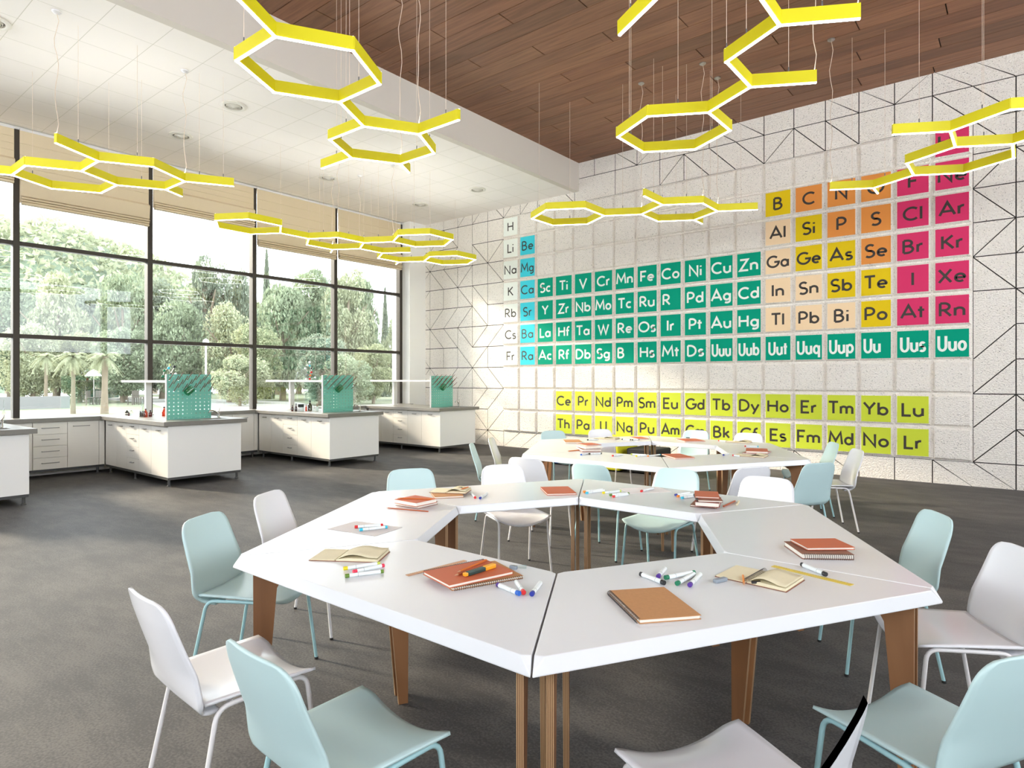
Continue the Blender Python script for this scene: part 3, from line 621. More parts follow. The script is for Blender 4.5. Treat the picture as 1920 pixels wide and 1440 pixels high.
for cc, labs, grp in ((C1, SIDE_F, 'desks of the front hexagon ring'), (C2, SIDE_B, 'desks of the back hexagon ring')):
    for phi in (210, 270, 330, 30, 90, 150):
        t = desk0 if first else copy_tree(desk0); first = False
        p = cc + Vector((cos(radians(phi)), sin(radians(phi))))*DMID
        t.location = (p.x, p.y, 0); t.rotation_euler = (0,0,radians(phi+90)); tag(t, labs[phi], 'desk', grp)

# ------------------------------------------------------------------ chairs
def chair_tree(color):
    pm, mm = (M['aqua'], M['aqua_metal']) if color == 'aqua' else (M['white_plastic'], M['white_metal'])
    root = thing('shell_chair', '', 'chair')
    def seat(u, v):
        s = 2*u-1; a = abs(s); hw = .196 + .022*v
        y = -.19 + .40*v; x = s*hw; z = .452 + .005*a**3
        z -= .010*(1-v)*(1-s*s)*.5
        if v > .55: k = (v-.55)/.45; z -= .056*(k**1.8)*(1-a**2.0); y -= .022*k*(max(0,a-.72)/.28)**2.2
        return (x, y, z)
    m = MB(); m.grid(seat, 20, 18); m.build('seat', pm, root, smooth='all', solid=.010)
    prof = [(-.125,.405),(-.160,.408),(-.188,.420),(-.207,.442),(-.221,.475),(-.238,.525),(-.258,.585),(-.279,.65),(-.300,.72),(-.318,.797)]
    ztop = .797
    def back(u, v):
        v = 1-(1-v)**1.25
        k = v*(len(prof)-1); i = min(int(k), len(prof)-2); f = k-i
        y = prof[i][0]*(1-f)+prof[i+1][0]*f; z = prof[i][1]*(1-f)+prof[i+1][1]*f
        hw = .212 - .036*max(0, (z-.50)/.3) - .055*max(0, (.47-z)/.065)**1.6
        r = .085
        if z > ztop-r: q = (z-(ztop-r))/r; hw = hw-r + r*(max(0, 1-q**2.6))**(1/2.6)
        s = 2*u-1; wrap = .034*max(0, min(1, (z-.42)/.14))*(1-.3*v)
        x = s*hw; sx_ = x/.2
        return (x, y + wrap*(sx_*sx_), z)
    m = MB(); m.grid(back, 18, 44); m.build('backrest', pm, root, smooth='all', solid=.010)
    def bend(p0, p1, p2, r, n=5):
        p0, p1, p2 = map(Vector, (p0,p1,p2)); a = p1+(p0-p1).normalized()*r; b_ = p1+(p2-p1).normalized()*r
        return [a*(1-t)**2 + p1*2*t*(1-t) + b_*t*t for t in [k/n for k in range(n+1)]]
    for sx in (-1, 1):
        for sy, foot, top in ((1, (sx*.215,.215,.004), (sx*.195,.165,.436)), (-1, (sx*.215,-.235,.004), (sx*.190,-.150,.430))):
            midp = (sx*.192, 0, .434)
            path = [foot] + bend(foot, top, midp, .045) + [midp]
            m = MB(); m.tube(path, .0088, 8); l = m.build('leg', mm, root, smooth=50)
            m = MB(); m.tube([(foot[0],foot[1],.0),(foot[0],foot[1],.012)], .0105, 8); m.build('foot_cap', M['rubber'], l)
    for y in (.10, -.10):
        m = MB(); m.tube([(-.192,y,.4345),(-.12,y,.425),(.12,y,.425),(.192,y,.4345)], .007, 6); m.build('crossbar', mm, root, smooth=50)
    return root
protos = {'aqua': chair_tree('aqua'), 'white': chair_tree('white')}; used = set()
CH = [  # ring, side, lateral, distance, turn, colour, label
 (C1,210, .32,1.57,  0,'aqua','pale aqua chair at the desk corner with one walnut leg before its seat'),
 (C1,210,-.36,1.60,  0,'white','white chair behind the grey paper sheet desk, mostly hidden by the desk'),
 (C1,270,-.38,1.60, -3,'white','glossy white chair pulled up behind the nearest aqua chair'),
 (C1,270, .30,1.60, -2,'aqua','nearest pale aqua chair seen from behind, below the stacked notebooks'),
 (C1,330,-.34,1.60,  0,'white','white chair cut by the bottom photo edge, only seat showing'),
 (C1,330, .37,1.62,  0,'aqua','pale aqua chair below the yellow ruler desk, back facing the viewer'),
 (C1, 30,-.38,1.60,  2,'white','cream white chair before the walnut gusset leg, cut by the photo edge'),
 (C1, 30, .34,1.60,  0,'aqua','pale aqua chair behind the desk end with the terracotta book stack'),
 (C1, 90,-.40,1.66,  2,'white','white chair back beside the saturated blue-lit chair, behind the empty desk'),
 (C1, 90, .29,1.64,  0,'aqua','pale aqua chair inside view beneath the four-book stack desk'),
 (C1,150,-.34,1.66,  0,'white','white chair with drooping seat seen through the front ring beside the paired legs'),
 (C1,150, .42,1.68,  0,'aqua','pale aqua chair behind the two notebooks with the black pen cap'),
 (C2,210,-.30,1.62,  0,'white','white chair at the window end of the back ring, seat showing'),
 (C2,210, .38,1.70,  6,'aqua','slim pale aqua chair at the window end of the back ring'),
 (C2,270,-.36,1.66,  8,'white','cream white chair from behind, before the orange-lit leg of the back ring'),
 (C2,270, .36,1.66,  0,'aqua','pale aqua chair from behind, before the yellow pouf'),
 (C2,330,-.36,1.62,  0,'white','white chair back in shade between aqua and round white chair backs'),
 (C2,330, .34,1.62,  0,'aqua','bluest aqua chair from behind, under the Es tile'),
 (C2, 30,-.34,1.66,  0,'white','white chair in front of the Md tile with tall metal legs'),
 (C2, 30, .36,1.66,  0,'aqua','pale aqua chair in front of the Fm tile'),
 (C2, 90,-.36,1.66,  0,'white','white chair back peeking before the Cf tile'),
 (C2, 90, .36,1.66,  0,'aqua','pale aqua chair back peeking before the Cm tile'),
 (C2,150,-.36,1.64,  0,'white','white chair back peeking before the U tile'),
 (C2,150, .36,1.66,  0,'aqua','pale aqua chair back peeking before the Th tile')]
for cc, phi, lat, dist, turn, colr, lab in CH:
    r = radians(phi); nrm = Vector((cos(r), sin(r))); tg = Vector((-sin(r), cos(r)))
    p = cc + nrm*dist + tg*lat
    t = protos[colr] if colr not in used else copy_tree(protos[colr]); used.add(colr)
    t.location = (p.x, p.y, 0); t.rotation_euler = (0,0, r + pi/2 + radians(turn)); tag(t, lab, 'chair', 'shell chairs around the desk rings')

# ------------------------------------------------------------------ lab islands and window counter
HT = .912
ISL = [1.225, 3.865, 6.505, 9.14]
XC = -11.58           # front of the window counter
def cabinet(name, x0, x1, yf, yb, cols_, label, loc_face='y'):
    """base cabinet whose fronts face -y (loc_face y) at yf; cols_: list of ('door'|'drawers', a, b)"""
    t = thing(name, label, 'cabinet', ((x0+x1)/2, (yf+yb)/2, .13)); ox, oy = (x0+x1)/2, (yf+yb)/2
    m = MB(); m.box(x0-ox+.001, yf-oy+.02, 0, x1-ox-.001, yb-oy, HT-.06-.13); m.build('carcass', M['cabinet'], t)
    for kind, a, b_ in cols_:
        parts = [(.03, HT-.075)] if kind == 'door' else [(.030+q*.1805, .030+(q+1)*.1805-.019) for q in range(4)]
        for (za, zb) in parts:
            za2, zb2 = za, zb
            if kind == 'door': za2, zb2 = .03, HT-.075-.13+.13-.13
            m = MB(); m.box(a-ox+.002, yf-oy, za2-.028, b_-ox-.002, yf-oy+.018, zb2 if kind == 'door' else zb-.013)
            d = m.build('door' if kind == 'door' else 'drawer', M['cabinet'], t, bevel=.0015)
            hz = (HT-.075-.13-.06) if kind == 'door' else (za+zb)/2+.01; cx = (a+b_)/2-ox; hw = .05
            m = MB(); m.tube([(cx-hw,yf-oy,hz),(cx-hw,yf-oy-.026,hz),(cx-hw+.01,yf-oy-.03,hz),(cx+hw-.01,yf-oy-.03,hz),(cx+hw,yf-oy-.026,hz),(cx+hw,yf-oy,hz)], .0068, 6)
            m.build('handle', M['handle'], d, smooth=50)
    return t
names = ['nearest island', 'island with the widest peg board', 'middle-distance island', 'farthest island']
for n, y0 in enumerate(ISL):
    y1 = y0 + 1.06; ym = (y0+y1)/2; x1 = -9.30
    who = names[n]
    cabinet('base_cabinet', XC, -10.73, y0, ym, [('door',XC,-11.13),('door',-11.13,-10.73)], 'white two-door cabinet next to the window counter, %s' % who)
    cabinet('drawer_cabinet', -10.73, -10.26, y0, ym, [('drawers',-10.73,-10.26)], 'white four-drawer cabinet in the middle of the %s' % who)
    cabinet('base_cabinet', -10.26, x1, y0, ym, [('door',-10.26,-9.83),('door',-9.83,x1)], 'white two-door cabinet at the outer end of the %s' % who)
    t = thing('back_cabinet', 'white rear half cabinet body of the %s' % who, 'cabinet', ((XC+x1)/2, (ym+y1)/2, .13))
    m = MB(); q0, q1 = (XC+x1)/2, (ym+y1)/2; zt_ = HT-.19
    m.box(XC-q0, ym-q1+.002, 0, x1-q0, y1-q1, .55); m.box(XC-q0, ym-q1+.002, .55, -9.67-q0, y1-q1, zt_); m.box(-9.39-q0, ym-q1+.002, .55, x1-q0, y1-q1, zt_)
    m.box(-9.67-q0, ym-q1+.002, .55, -9.39-q0, ym+.05-q1, zt_); m.box(-9.67-q0, ym+.41-q1, .55, -9.39-q0, y1-q1, zt_); m.build('carcass', M['cabinet'], t)
    # end panel, plinth frame, feet
    o = MB().box(0, -.53, 0, .018, .53, HT-.19).build('end_panel', M['cabinet_end'], loc=(x1, ym, .13), bevel=.002); tag(o, 'plain white end panel of the %s' % who, 'panel', 'island end panels')
    t = thing('support_frame', 'dark metal frame with short feet under the %s' % who, 'frame', ((XC+x1)/2, ym, 0)); hx = (x1-XC)/2
    m = MB(); m.box(-hx, -.525, .095, hx+.01, -.50, .129); m.box(-hx, .50, .095, hx+.01, .525, .129); m.box(hx-.02, -.50, .095, hx+.01, .50, .129); m.build('rail', M['plinth'], t)
    for x in (-hx+.1, -hx*.05, hx-.04):
        for y in (-.49, .49):
            m = MB(); m.lathe([(.028,0),(.028,.012),(.018,.02),(.018,.095)], (x,y,0), 12); m.build('foot', M['plinth'], t, smooth=40)
    # worktop: slab with a shaped sink opening
    t = thing('island_worktop', 'grey stone worktop of the %s' % who, 'worktop', ((XC+x1)/2, ym, HT-.06))
    ex = x1+.07-(XC+x1)/2; wx = XC-(XC+x1)/2
    sx0, sx1, sy0, sy1 = -9.66-(XC+x1)/2, -9.40-(XC+x1)/2, .06, .40
    m = MB()
    m.box(wx, -.60, 0, sx0, .60, .06); m.box(sx1, -.60, 0, ex, .60, .06); m.box(sx0, -.60, 0, sx1, sy0, .06); m.box(sx0, sy1, 0, sx1, .60, .06)
    m.build('slab', M['worktop'], t, bevel=.002)
    m = MB(); m.box(sx0, sy0, -.15, sx1, sy1, -.14)
    m.box(sx0, sy0, -.15, sx0+.004, sy1, .058); m.box(sx1-.004, sy0, -.15, sx1, sy1, .058); m.box(sx0, sy0, -.15, sx1, sy0+.004, .058); m.box(sx0, sy1-.004, -.15, sx1, sy1, .058)
    m.build('sink_bowl', M['steel'], t)
    # faucet
    t = thing('lab_faucet', 'chrome swan-neck tap beside the peg board on the %s' % who, 'tap', (-9.58, ym+.33, HT), 0, 'island taps')
    m = MB(); m.lathe([(.028,0),(.028,.01),(.018,.015),(.016,.07),(.019,.08),(.019,.10)], n=16); m.build('body', M['chrome'], t, smooth=40)
    m = MB(); m.tube([(0,0,.06),(.02,-.04,.09),(.04,-.10,.12),(.05,-.15,.125),(.052,-.165,.10)], [.012,.012,.011,.012,.013], 10); m.build('spout', M['chrome'], t, smooth=40)
    m = MB(); m.tube([(0,0,.10),(-.01,.02,.125),(-.02,.03,.16)], [.009,.007,.005], 8); m.build('lever', M['chrome'], t, smooth=40)
    # peg board (drying rack) standing across the island
    bx, by0, by1 = -9.72, ym-.36, ym+.28; bh = .662
    t = thing('drying_rack', 'aqua peg board drying rack on the %s' % who, 'rack', (bx, (by0+by1)/2, HT), 0, 'aqua drying racks'); hw = (by1-by0)/2
    m = MB(); NH, NZ = 10, 12; cy_, cz = 2*hw/NH, bh/NZ
    # perforated sheet: cells with square holes
    for a in range(NH):
        for z in range(NZ):
            y_a, z_a = -hw+a*cy_, z*cz; g = .008; yc, zc_ = y_a+cy_/2, z_a+cz/2
            vs = [(0,y_a,z_a),(0,y_a+cy_,z_a),(0,y_a+cy_,z_a+cz),(0,y_a,z_a+cz),(0,yc-g,zc_-g*.8),(0,yc+g,zc_-g*.8),(0,yc+g,zc_+g*.8),(0,yc-g,zc_+g*.8)]
            vs += [(-.006,)+v[1:] for v in vs[4:]]
            m.add(vs, [(k,(k+1) % 4,4+(k+1) % 4,4+k) for k in range(4)]+[(4+k,4+(k+1) % 4,8+(k+1) % 4,8+k) for k in range(4)])
            b8 = [(-.006,)+v[1:] for v in vs[:8]]; m.add(b8, [(k,4+k,4+(k+1) % 4,(k+1) % 4) for k in range(4)])
    m.box(-.022,-hw,bh,0,hw,bh+.003); m.box(-.022,hw,0,0,hw+.003,bh)
    m.build('board', M['board'], t, fix=False)
    m = MB(); m.box(-.026,-hw-.014,0,.004,-hw-.0005,bh+.004); m.build('side_strip', M['white_metal'], t)
    holes = []
    for r_, (zr, ss) in enumerate(((NZ-2, 0), (NZ-3, 1), (NZ-4, 0), (NZ-5, 1))):
        for k in range(5): holes.append((-hw+cy_*(.5+2*k+ss*1), cz*(zr+.5)))
    for (y, z) in holes:
        m = MB(); m.tube([(-.005,y,z),(.085,y,z+.058),(.095,y,z+.07),(.11,y,z+.074),(.165,y,z+.118)], [.0052,.0052,.007,.0065,.0036], 6); m.build('peg', M['peg'], t, smooth=50)
    m = MB(); m.tube([(.004,y,.03) for y in (-hw+.02, hw-.02)], .005, 6); m.build('drip_rail', M['board'], t)
    # green beaker hanging on the pegs
    t = thing('hanging_beaker', 'green glass beaker hung on the pegs of the %s rack' % who, 'beaker', (bx+.05, (by0+by1)/2-.02, HT+.43))
    m = MB(); m.lathe([(.035,0),(.05,.01),(.052,.10),(.05,.13),(.047,.13),(.048,.012)], n=18); o = m.build('glass', tinted('green_glass', (.5,.8,.66,1)), t, smooth=40)
    o.rotation_euler = (radians(-50), 0, 0); o.location = (0.03, -.07, -.05)
    # reagent shelf with posts
    t = thing('reagent_shelf', 'white raised shelf behind the peg board of the %s' % who, 'shelf', (-10.9, ym, HT), 0, 'raised shelves on the islands')
    m = MB(); m.box(-1.08, -.16, .54, 1.14, .16, .575); m.build('shelf_board', M['white_metal'], t, bevel=.003)
    for x in (-.40, 1.05):
        m = MB(); m.box(x-.03, -.045, 0, x+.03, .045, .5395); m.box(x-.05,-.07,0,x+.05,.07,.012); m.build('post', M['white_metal'], t)

# counter along the windows
o = MB().box(-12.015, -5, HT-.06, XC, 10.495, HT).build('counter_worktop', M['worktop'], bevel=.002); tag(o, 'long grey worktop running along under the windows', 'worktop')
segs = [(2.29, 2.73), (2.73, 3.22), (3.22, 3.72)]
def counter_unit(y0, y1, kind, lab):
    t = thing('counter_cabinet', lab, 'cabinet', ((XC-12.0)/2, (y0+y1)/2, .13)); hy = (y1-y0)/2; fx = XC-.03-(XC-12.0)/2
    m = MB(); m.box(-12.0-(XC-12.0)/2, -hy+.001, 0, fx-.02, hy-.001, HT-.19); m.build('carcass', M['cabinet'], t)
    rng = [(.002, HT-.205)] if kind == 'door' else [(.002+q*.178, .174+q*.178) for q in range(4)]
    if kind == 'filler': rng = [(.002, HT-.205)]
    for za, zb in rng:
        m = MB(); m.box(fx-.018, -hy+.003, za, fx, hy-.003, min(zb, HT-.205)); d = m.build('drawer' if kind == 'drawers' else ('door' if kind == 'door' else 'panel'), M['cabinet'], t, bevel=.0015)
        if kind != 'filler':
            hz = (za+min(zb,.707))/2+.01 if kind == 'drawers' else HT-.27; h2 = .11; yc = 0 if kind == 'drawers' else -.03
            m = MB(); m.tube([(fx,yc-h2,hz),(fx+.03,yc-h2,hz),(fx+.03,yc+h2,hz),(fx,yc+h2,hz)], .0055, 6); m.build('handle', M['handle'], d)
for n in range(-1, 3):
    y_a = (ISL[n]+1.06+.0) if n >= 0 else -1.415+1.06; y_b = ISL[n+1] if n < 3 else 10.49
    gap = ['before the near island', 'between the first two islands', 'between the second and third islands', 'before the farthest island'][n+1]
    counter_unit(y_a+.005, y_a+.612, 'door', 'wide door unit beside the drawers, window counter %s' % gap)
    counter_unit(y_a+.615, y_a+1.062, 'drawers', 'white four-drawer unit, window counter %s' % gap)
    counter_unit(y_a+1.062, y_a+1.494, 'door', 'narrow door unit next to the corner filler, window counter %s' % gap)
    counter_unit(y_a+1.494, y_b-.002, 'filler', 'narrow white filler unit in counter corner %s' % gap)
    t = thing('support_frame', 'dark rail and feet under the counter %s' % gap, 'frame', (XC-.1, (y_a+y_b)/2, 0))
    m = MB(); m.box(0,-(y_b-y_a)/2,.095,.04,(y_b-y_a)/2,.129); m.build('rail', M['plinth'], t)
    for y in (-.7, .7): m = MB(); m.lathe([(.028,0),(.028,.012),(.018,.02),(.018,.095)], (.02,y,0), 12); m.build('foot', M['plinth'], t, smooth=40)

# ------------------------------------------------------------------ bottles, glassware, molecule models
BM = dict(red=tinted('red_liquid', (.35,.01,.01,1)), amber=tinted('amber_liquid', (.75,.16,.01,1)), darkred=tinted('dark_red_liquid', (.12,.0,.01,1)), olive=tinted('olive_glass', (.16,.12,.03,1)))
def bottle(x, y, z, h, r, m_, lab, neck=.35, cap='black', name='reagent_bottle', grp='reagent bottles on the islands', lbl=False):
    t = thing(name, lab, 'bottle', (x, y, z), 0, grp); b_ = h*(1-neck)
    m = MB(); m.lathe([(r*.9,0),(r,.004),(r,b_*.85),(r*.75,b_*.97),(r*.38,h*.78),(r*.38,h*.9)], n=16); m.build('body', m_, t, smooth=40)
    m = MB(); m.lathe([(r*.44,h*.88),(r*.44,h),(r*.3,h+.002)], n=12); m.build('cap', CAPS[cap] if cap in CAPS else M[cap], t, smooth=40)
    if lbl:
        m = MB(); m.lathe([(r+.0006,b_*.2),(r+.0006,b_*.6)], n=16); m.build('label_band', M['pages'], t)
    return t
def pz(x, y): p = on(x, y, HT); return p.x, p.y
bottle(*pz(273,782), HT, .13, .028, BM['amber'], 'orange amber bottle standing before the dark flask, first visible island', grp='reagent bottles on the islands')
bottle(*pz(282,781), HT, .10, .024, BM['red'], 'small red bottle beside the amber one, first visible island')
bottle(*pz(308,780), HT, .15, .034, BM['amber'], 'round amber bottle half hidden by the white strip of the peg board', neck=.45)
t = bottle(*pz(238,778), HT, .075, .03, M['black'], 'short dark jar with white band at the window end of the group', neck=.2, lbl=True)
t = bottle(*pz(246,778.5), HT, .08, .03, M['labglass'], 'short clear jar beside the dark banded jar', neck=.2, cap='steel')
t = bottle(*pz(241.5,779.5), HT, .06, .014, BM['red'], 'tiny red vial between the two short jars', neck=.3)
x, y = pz(267,781); t = thing('conical_flask', 'tall clear-necked flask with dark red liquid', 'flask', (x,y,HT))
m = MB(); m.lathe([(.042,.001),(.044,.004),(.040,.06),(.038,.088)], n=18); m.build('liquid', BM['darkred'], t, smooth=40)
m = MB(); m.lathe([(.045,0),(.047,.004),(.042,.095),(.020,.15),(.018,.27),(.022,.275)], n=18); m.build('glass', M['labglass'], t, smooth=40)
for px, py, h, r, mm_, lab, cp in ((548,771,.115,.020,BM['red'],'small red bottle at the window end, second visible island','black'),(555,771,.14,.021,BM['darkred'],'taller dark red bottle before the shelf, second visible island','black'),
        (574,770.5,.12,.018,BM['amber'],'slim amber bottle beside the black-lidded jar','steel'),(581,770,.19,.042,BM['olive'],'bulbous olive brown bottle before the peg board','black'),
        (589,771,.11,.024,M['labglass'],'clear bottle next to the olive one','steel')):
    bottle(*pz(px,py), HT, h, r, mm_, lab, neck=.4, cap=cp)
x, y = pz(564,771); t = thing('storage_jar', 'white round jar with broad black lid, second visible island', 'jar', (x,y,HT))
m = MB(); m.lathe([(.05,0),(.058,.01),(.058,.06),(.05,.075)], n=20); m.build('body', M['white_plastic'], t, smooth=40); m = MB(); m.lathe([(.056,.075),(.056,.125),(.05,.13)], n=20); m.build('lid', M['black'], t, smooth=40)
x, y = pz(594,771); t = thing('pen_beaker', 'white beaker holding brown sticks by the white strip', 'beaker', (x,y,HT))
m = MB(); m.lathe([(.026,0),(.03,.004),(.032,.085),(.03,.085),(.026,.006)], n=16); m.build('cup', M['white_plastic'], t, smooth=40)
for k in range(3): m = MB(); m.tube([(.005*k,0,.02),(.02*(k-1),.01,.15)], .003, 5); m.build('stick', M['peg'], t)
x, y = pz(7, 792)
t = thing('burette', 'tall clear glass cylinder on the nearest island', 'glassware', (x,y,HT))
m = MB(); m.lathe([(.035,0),(.035,.008),(.022,.012),(.022,.10),(.03,.12),(.012,.16),(.006,.20),(.006,.30),(.014,.31)], n=16); m.build('glass', M['labglass'], t, smooth=40)
bottle(x-.12, y-.1, HT, .08, .03, M['labglass'], 'small clear bottle at the foot of the tall glass cylinder', cap='black')
def molecule(x, y, z, atoms, bonds, lab):
    t = thing('molecule_model', lab, 'model', (x,y,z), 0, 'ball and stick molecule models')
    for (ax, az, c, r) in atoms:
        m = MB(); m.ball((ax*.78*0, 0, 0), r, 12, 8); m.build('atom', CAPS[c] if c in CAPS else M[c], t, smooth='all', loc=(ax*.55, ax*.83, az))
    for i, j in bonds:
        a, b_ = atoms[i], atoms[j]; m = MB(); m.tube([(a[0]*.55,a[0]*.83,a[1]),(b_[0]*.55,b_[0]*.83,b_[1])], .004, 6); m.build('bond', M['white_metal'], t)
sh = HT+.575
molecule(-10.3, 4.30, sh, [(-.08,.06,'emerald',.022),(-.06,.15,'emerald',.02),(.0,.19,'cyan',.02),(0,.02,'red',.024),(.03,.1,'black',.018),(.08,.21,'black',.022),(0.02,.24,'lime',.012),(.1,.1,'white_plastic',.02)],
         [(0,3),(0,1),(1,2),(2,6),(3,4),(4,5),(4,7),(2,4)], 'molecule model with green, blue and red atoms above the widest rack')
molecule(-10.55, 6.95, sh, [(0,.025,'red',.022),(-.06,.025,'white_plastic',.022),(.01,.09,'orange',.02),(-.05,.10,'eraser',.018),(.03,.15,'red',.022),(-.03,.15,'emerald',.016),(.03,.225,'black',.016),(-.08,.22,'white_plastic',.022),(.07,.215,'emerald',.014),(0,.275,'cyan',.018),(-.04,.28,'white_plastic',.02),(0,.34,'white_plastic',.024),(.1,.05,'white_plastic',.02)],
         [(0,2),(1,0),(2,3),(2,4),(4,5),(4,6),(6,8),(5,7),(6,9),(9,10),(9,11),(0,12)], 'tall molecule model with red, orange and white atoms on the middle shelf')
for k, (dx, h, lab) in enumerate(((-.45,.16,'clear conical flask at the window end of the middle shelf'),(-.30,.30,'tall clear measuring cylinder on the middle shelf'),(-.18,.26,'shorter clear measuring cylinder on the middle shelf'))):
    t = thing('measuring_glass', lab, 'glassware', (-10.55+dx, 6.98, sh)); m = MB()
    m.lathe([(.05,0),(.052,.004),(.02,.11),(.018,h)] if k == 0 else [(.04,0),(.04,.008),(.022,.012),(.022,h)], n=16); m.build('glass', M['labglass'], t, smooth=40)

# ------------------------------------------------------------------ things on the desks
ZT = .7405
def slab_at(name, pts, z0, th, m_, parent=None):
    c = sum(pts, Vector((0,0,0)))/len(pts); mb = MB(); mb.prism([(p.x, p.y) for p in pts], z0, z0+th)
    return mb.build(name, m_, parent)
def quad_rect(p):
    """centre, length axis, width axis of four corners given in order"""
    c = (p[0]+p[1]+p[2]+p[3])/4; u = ((p[1]-p[0])+(p[2]-p[3]))/4; v = ((p[3]-p[0])+(p[2]-p[1]))/4
    u.z = v.z = 0; v = (v - u*(v.dot(u)/u.length_squared)); return c, u, v
def notebook(px, z, th, cover, lab, spiral=None, name='notebook', grp=None, cat='notebook'):
    """px: four corner pixels of its top face, z of its underside"""
    P = [on(x, y, z+th) for x, y in px]; c, u, v = quad_rect(P); lu, lv = u.length, v.length
    t = thing(name, lab, cat, (c.x, c.y, z), atan2(u.y, u.x), grp); sgn = 1 if (u.x*v.y-u.y*v.x) > 0 else -1; ct = min(.0022, th*.2)
    m = MB(); m.box(-lu, -lv, 0, lu, lv, ct); m.box(-lu, -lv, th-ct, lu, lv, th)
    if not spiral: m.box(-lu, -lv*sgn-(.001 if sgn>0 else -.001), ct, lu, -lv*sgn, th-ct) if False else None
    m.build('cover', cover, t, bevel=.0008)
    m = MB(); m.box(-lu+.004, -lv+.004, ct+.0002, lu-.004, lv-.004, th-ct-.0002); m.build('page_block', M['pages'], t)
    if spiral is not None:
        # spiral index: which edge carries the wire (0:p0-p1, 1:p1-p2, 2:p2-p3, 3:p3-p0)
        ed_ = {0:((-lu,-lv*sgn),(lu,-lv*sgn)),1:((lu,-lv),(lu,lv)),2:((-lu,lv*sgn),(lu,lv*sgn)),3:((-lu,-lv),(-lu,lv))}[spiral]
        m = MB(); a, b_ = Vector(ed_[0]), Vector(ed_[1]); L_ = (b_-a).length; n = int(L_/.0085); rr = th/2+.0018
        d = (b_-a)/L_; nn = Vector((-d.y, d.x))
        for k in range(1, n):
            q = a + d*(L_*k/n)
            m.tube([(q.x+nn.x*rr*cos(w_), q.y+nn.y*rr*cos(w_), th/2+rr*sin(w_)) for w_ in [2*pi*g/8 for g in range(9)]], 0.0012, 4, cap=False)
        m.build('spiral_binding', M['wire'], t)
    return t
def stick(p, q, z, r, m_, name, lab, cat, cap=None, captail=None, grp=None, flatw=None, tip=False):
    a, b_ = on(*p, z+r), on(*q, z+r); c = (a+b_)/2; L_ = (b_-a).length/2
    t = thing(name, lab, cat, (c.x, c.y, z), atan2((b_-a).y, (b_-a).x), grp)
    if flatw:
        m = MB(); m.box(-L_, -flatw/2, 0, L_, flatw/2, r*2); m.build('body', m_, t, bevel=.0005)
        m = MB()
        for k in range(1, 29):
            x = -L_+2*L_*k/29; m.box(x-.0004, flatw/2-(.010 if k % 5 == 0 else .006), r*2, x+.0004, flatw/2-.001, r*2+.0002)
        m.build('tick_marks', M['plinth'], t); return t
    m = MB()
    if tip: m.tube([(-L_+.018,0,r),(L_,0,r)], r, 6)
    else: m.tube([(-L_+.016,0,r),(L_-.012,0,r)], r, 12)
    m.build('barrel', m_, t, smooth=40)
    if tip:
        m = MB(); m.tube([(-L_,0,r),(-L_+.018,0,r)], [.0006, r*.95], 6); m.build('point', M['woodlight'], t)
    if cap:
        m = MB(); m.tube([(-L_,0,r),(-L_+.0155,0,r)], r*1.03, 12); m.build('cap', CAPS[cap], t, smooth=40)
        m = MB(); m.tube([(L_-.0115,0,r),(L_,0,r)], r*1.0, 12); m.build('tail', CAPS[captail] if captail else M['marker'], t, smooth=40)
        m = MB(); m.tube([(-L_*.35,0,r),(-L_*.35+.0012,0,r)], r*1.03, 12); m.build('cap_seam', M['eraser'], t)
    return t
MK = 'white art markers on the desks'
def marker(p, q, cap, lab, tail=None, z=ZT, r=.0075): return stick(p, q, z, r, M['marker'], 'marker_pen', lab, 'marker', cap, tail, MK)
def open_book(px, z, lab, spine=.42, curl=True, ring=False, thick=.014):
    """px corners: near-left, near-right, far-right, far-left (of the cover)"""
    P = [on(x, y, z) for x, y in px]; c, u, v = quad_rect(P); lu, lv = u.length, v.length
    t = thing('open_notebook', lab, 'notebook', (c.x, c.y, z), atan2(u.y, u.x), 'open notebooks'); sg = 1 if (u.x*v.y-u.y*v.x) > 0 else -1
    m = MB(); m.box(-lu, -lv, 0, lu, lv, .002); m.build('cover', M['brown'], t)
    xs = -lu + 2*lu*spine
    m = MB(); m.extr([(-lu+.004,.0022),(xs-.003,.0022),(xs-.003,.006),(-lu+.004,.005)], -lv+.003, lv-.003, 'x') if False else m.box(-lu+.004,-lv+.003,.0022,xs-.002,lv-.003,.006); m.build('page', M['cream_pages'], t)
    m = MB(); N_ = 16; top = []
    for k in range(N_+1):
        f = k/N_; x = xs+.003 + (lu-.004-xs-.003)*f; top.append((x, .0022+thick*(.35+.65*sin(min(1,f*2.6)*pi/2)) - .004*f))
    pr = [(xs+.003,.0022)] + top + [(lu-.004,.0022)]
    vs = [(x_, -lv+.003, z_) for x_, z_ in pr] + [(x_, lv-.003, z_) for x_, z_ in pr]; n = len(pr)
    m.add(vs, [tuple(range(n)), tuple(range(n,2*n))[::-1]]+[(i,n+i,n+(i+1) % n,(i+1) % n) for i in range(n)]); m.build('page_block', M['cream_pages'], t, smooth=50)
    if curl:
        m = MB()
        def cf(a, b_):
            f = a; x = xs + (lu-xs)*.98*f; return (x, -lv+.003+(2*lv-.006)*b_, .004+thick*1.0*sin(min(1,f*2.2)*pi/2)+.012*sin(pi*min(1,f*1.25))*(1-.35*b_))
        m.grid(cf, 14, 4); m.build('page', M['cream_pages'], t, smooth='all', solid=.0006)
    if ring:
        m = MB(); n = int(2*lv/.0095)
        for k in range(1, n):
            y = -lv+2*lv*k/n; m.tube([(xs+.009*cos(w_), y, .010+.009*sin(w_)) for w_ in [2*pi*g/8 for g in range(9)]], .0009, 4, cap=False)
        m.build('spiral_binding', M['wire'], t)
    return t
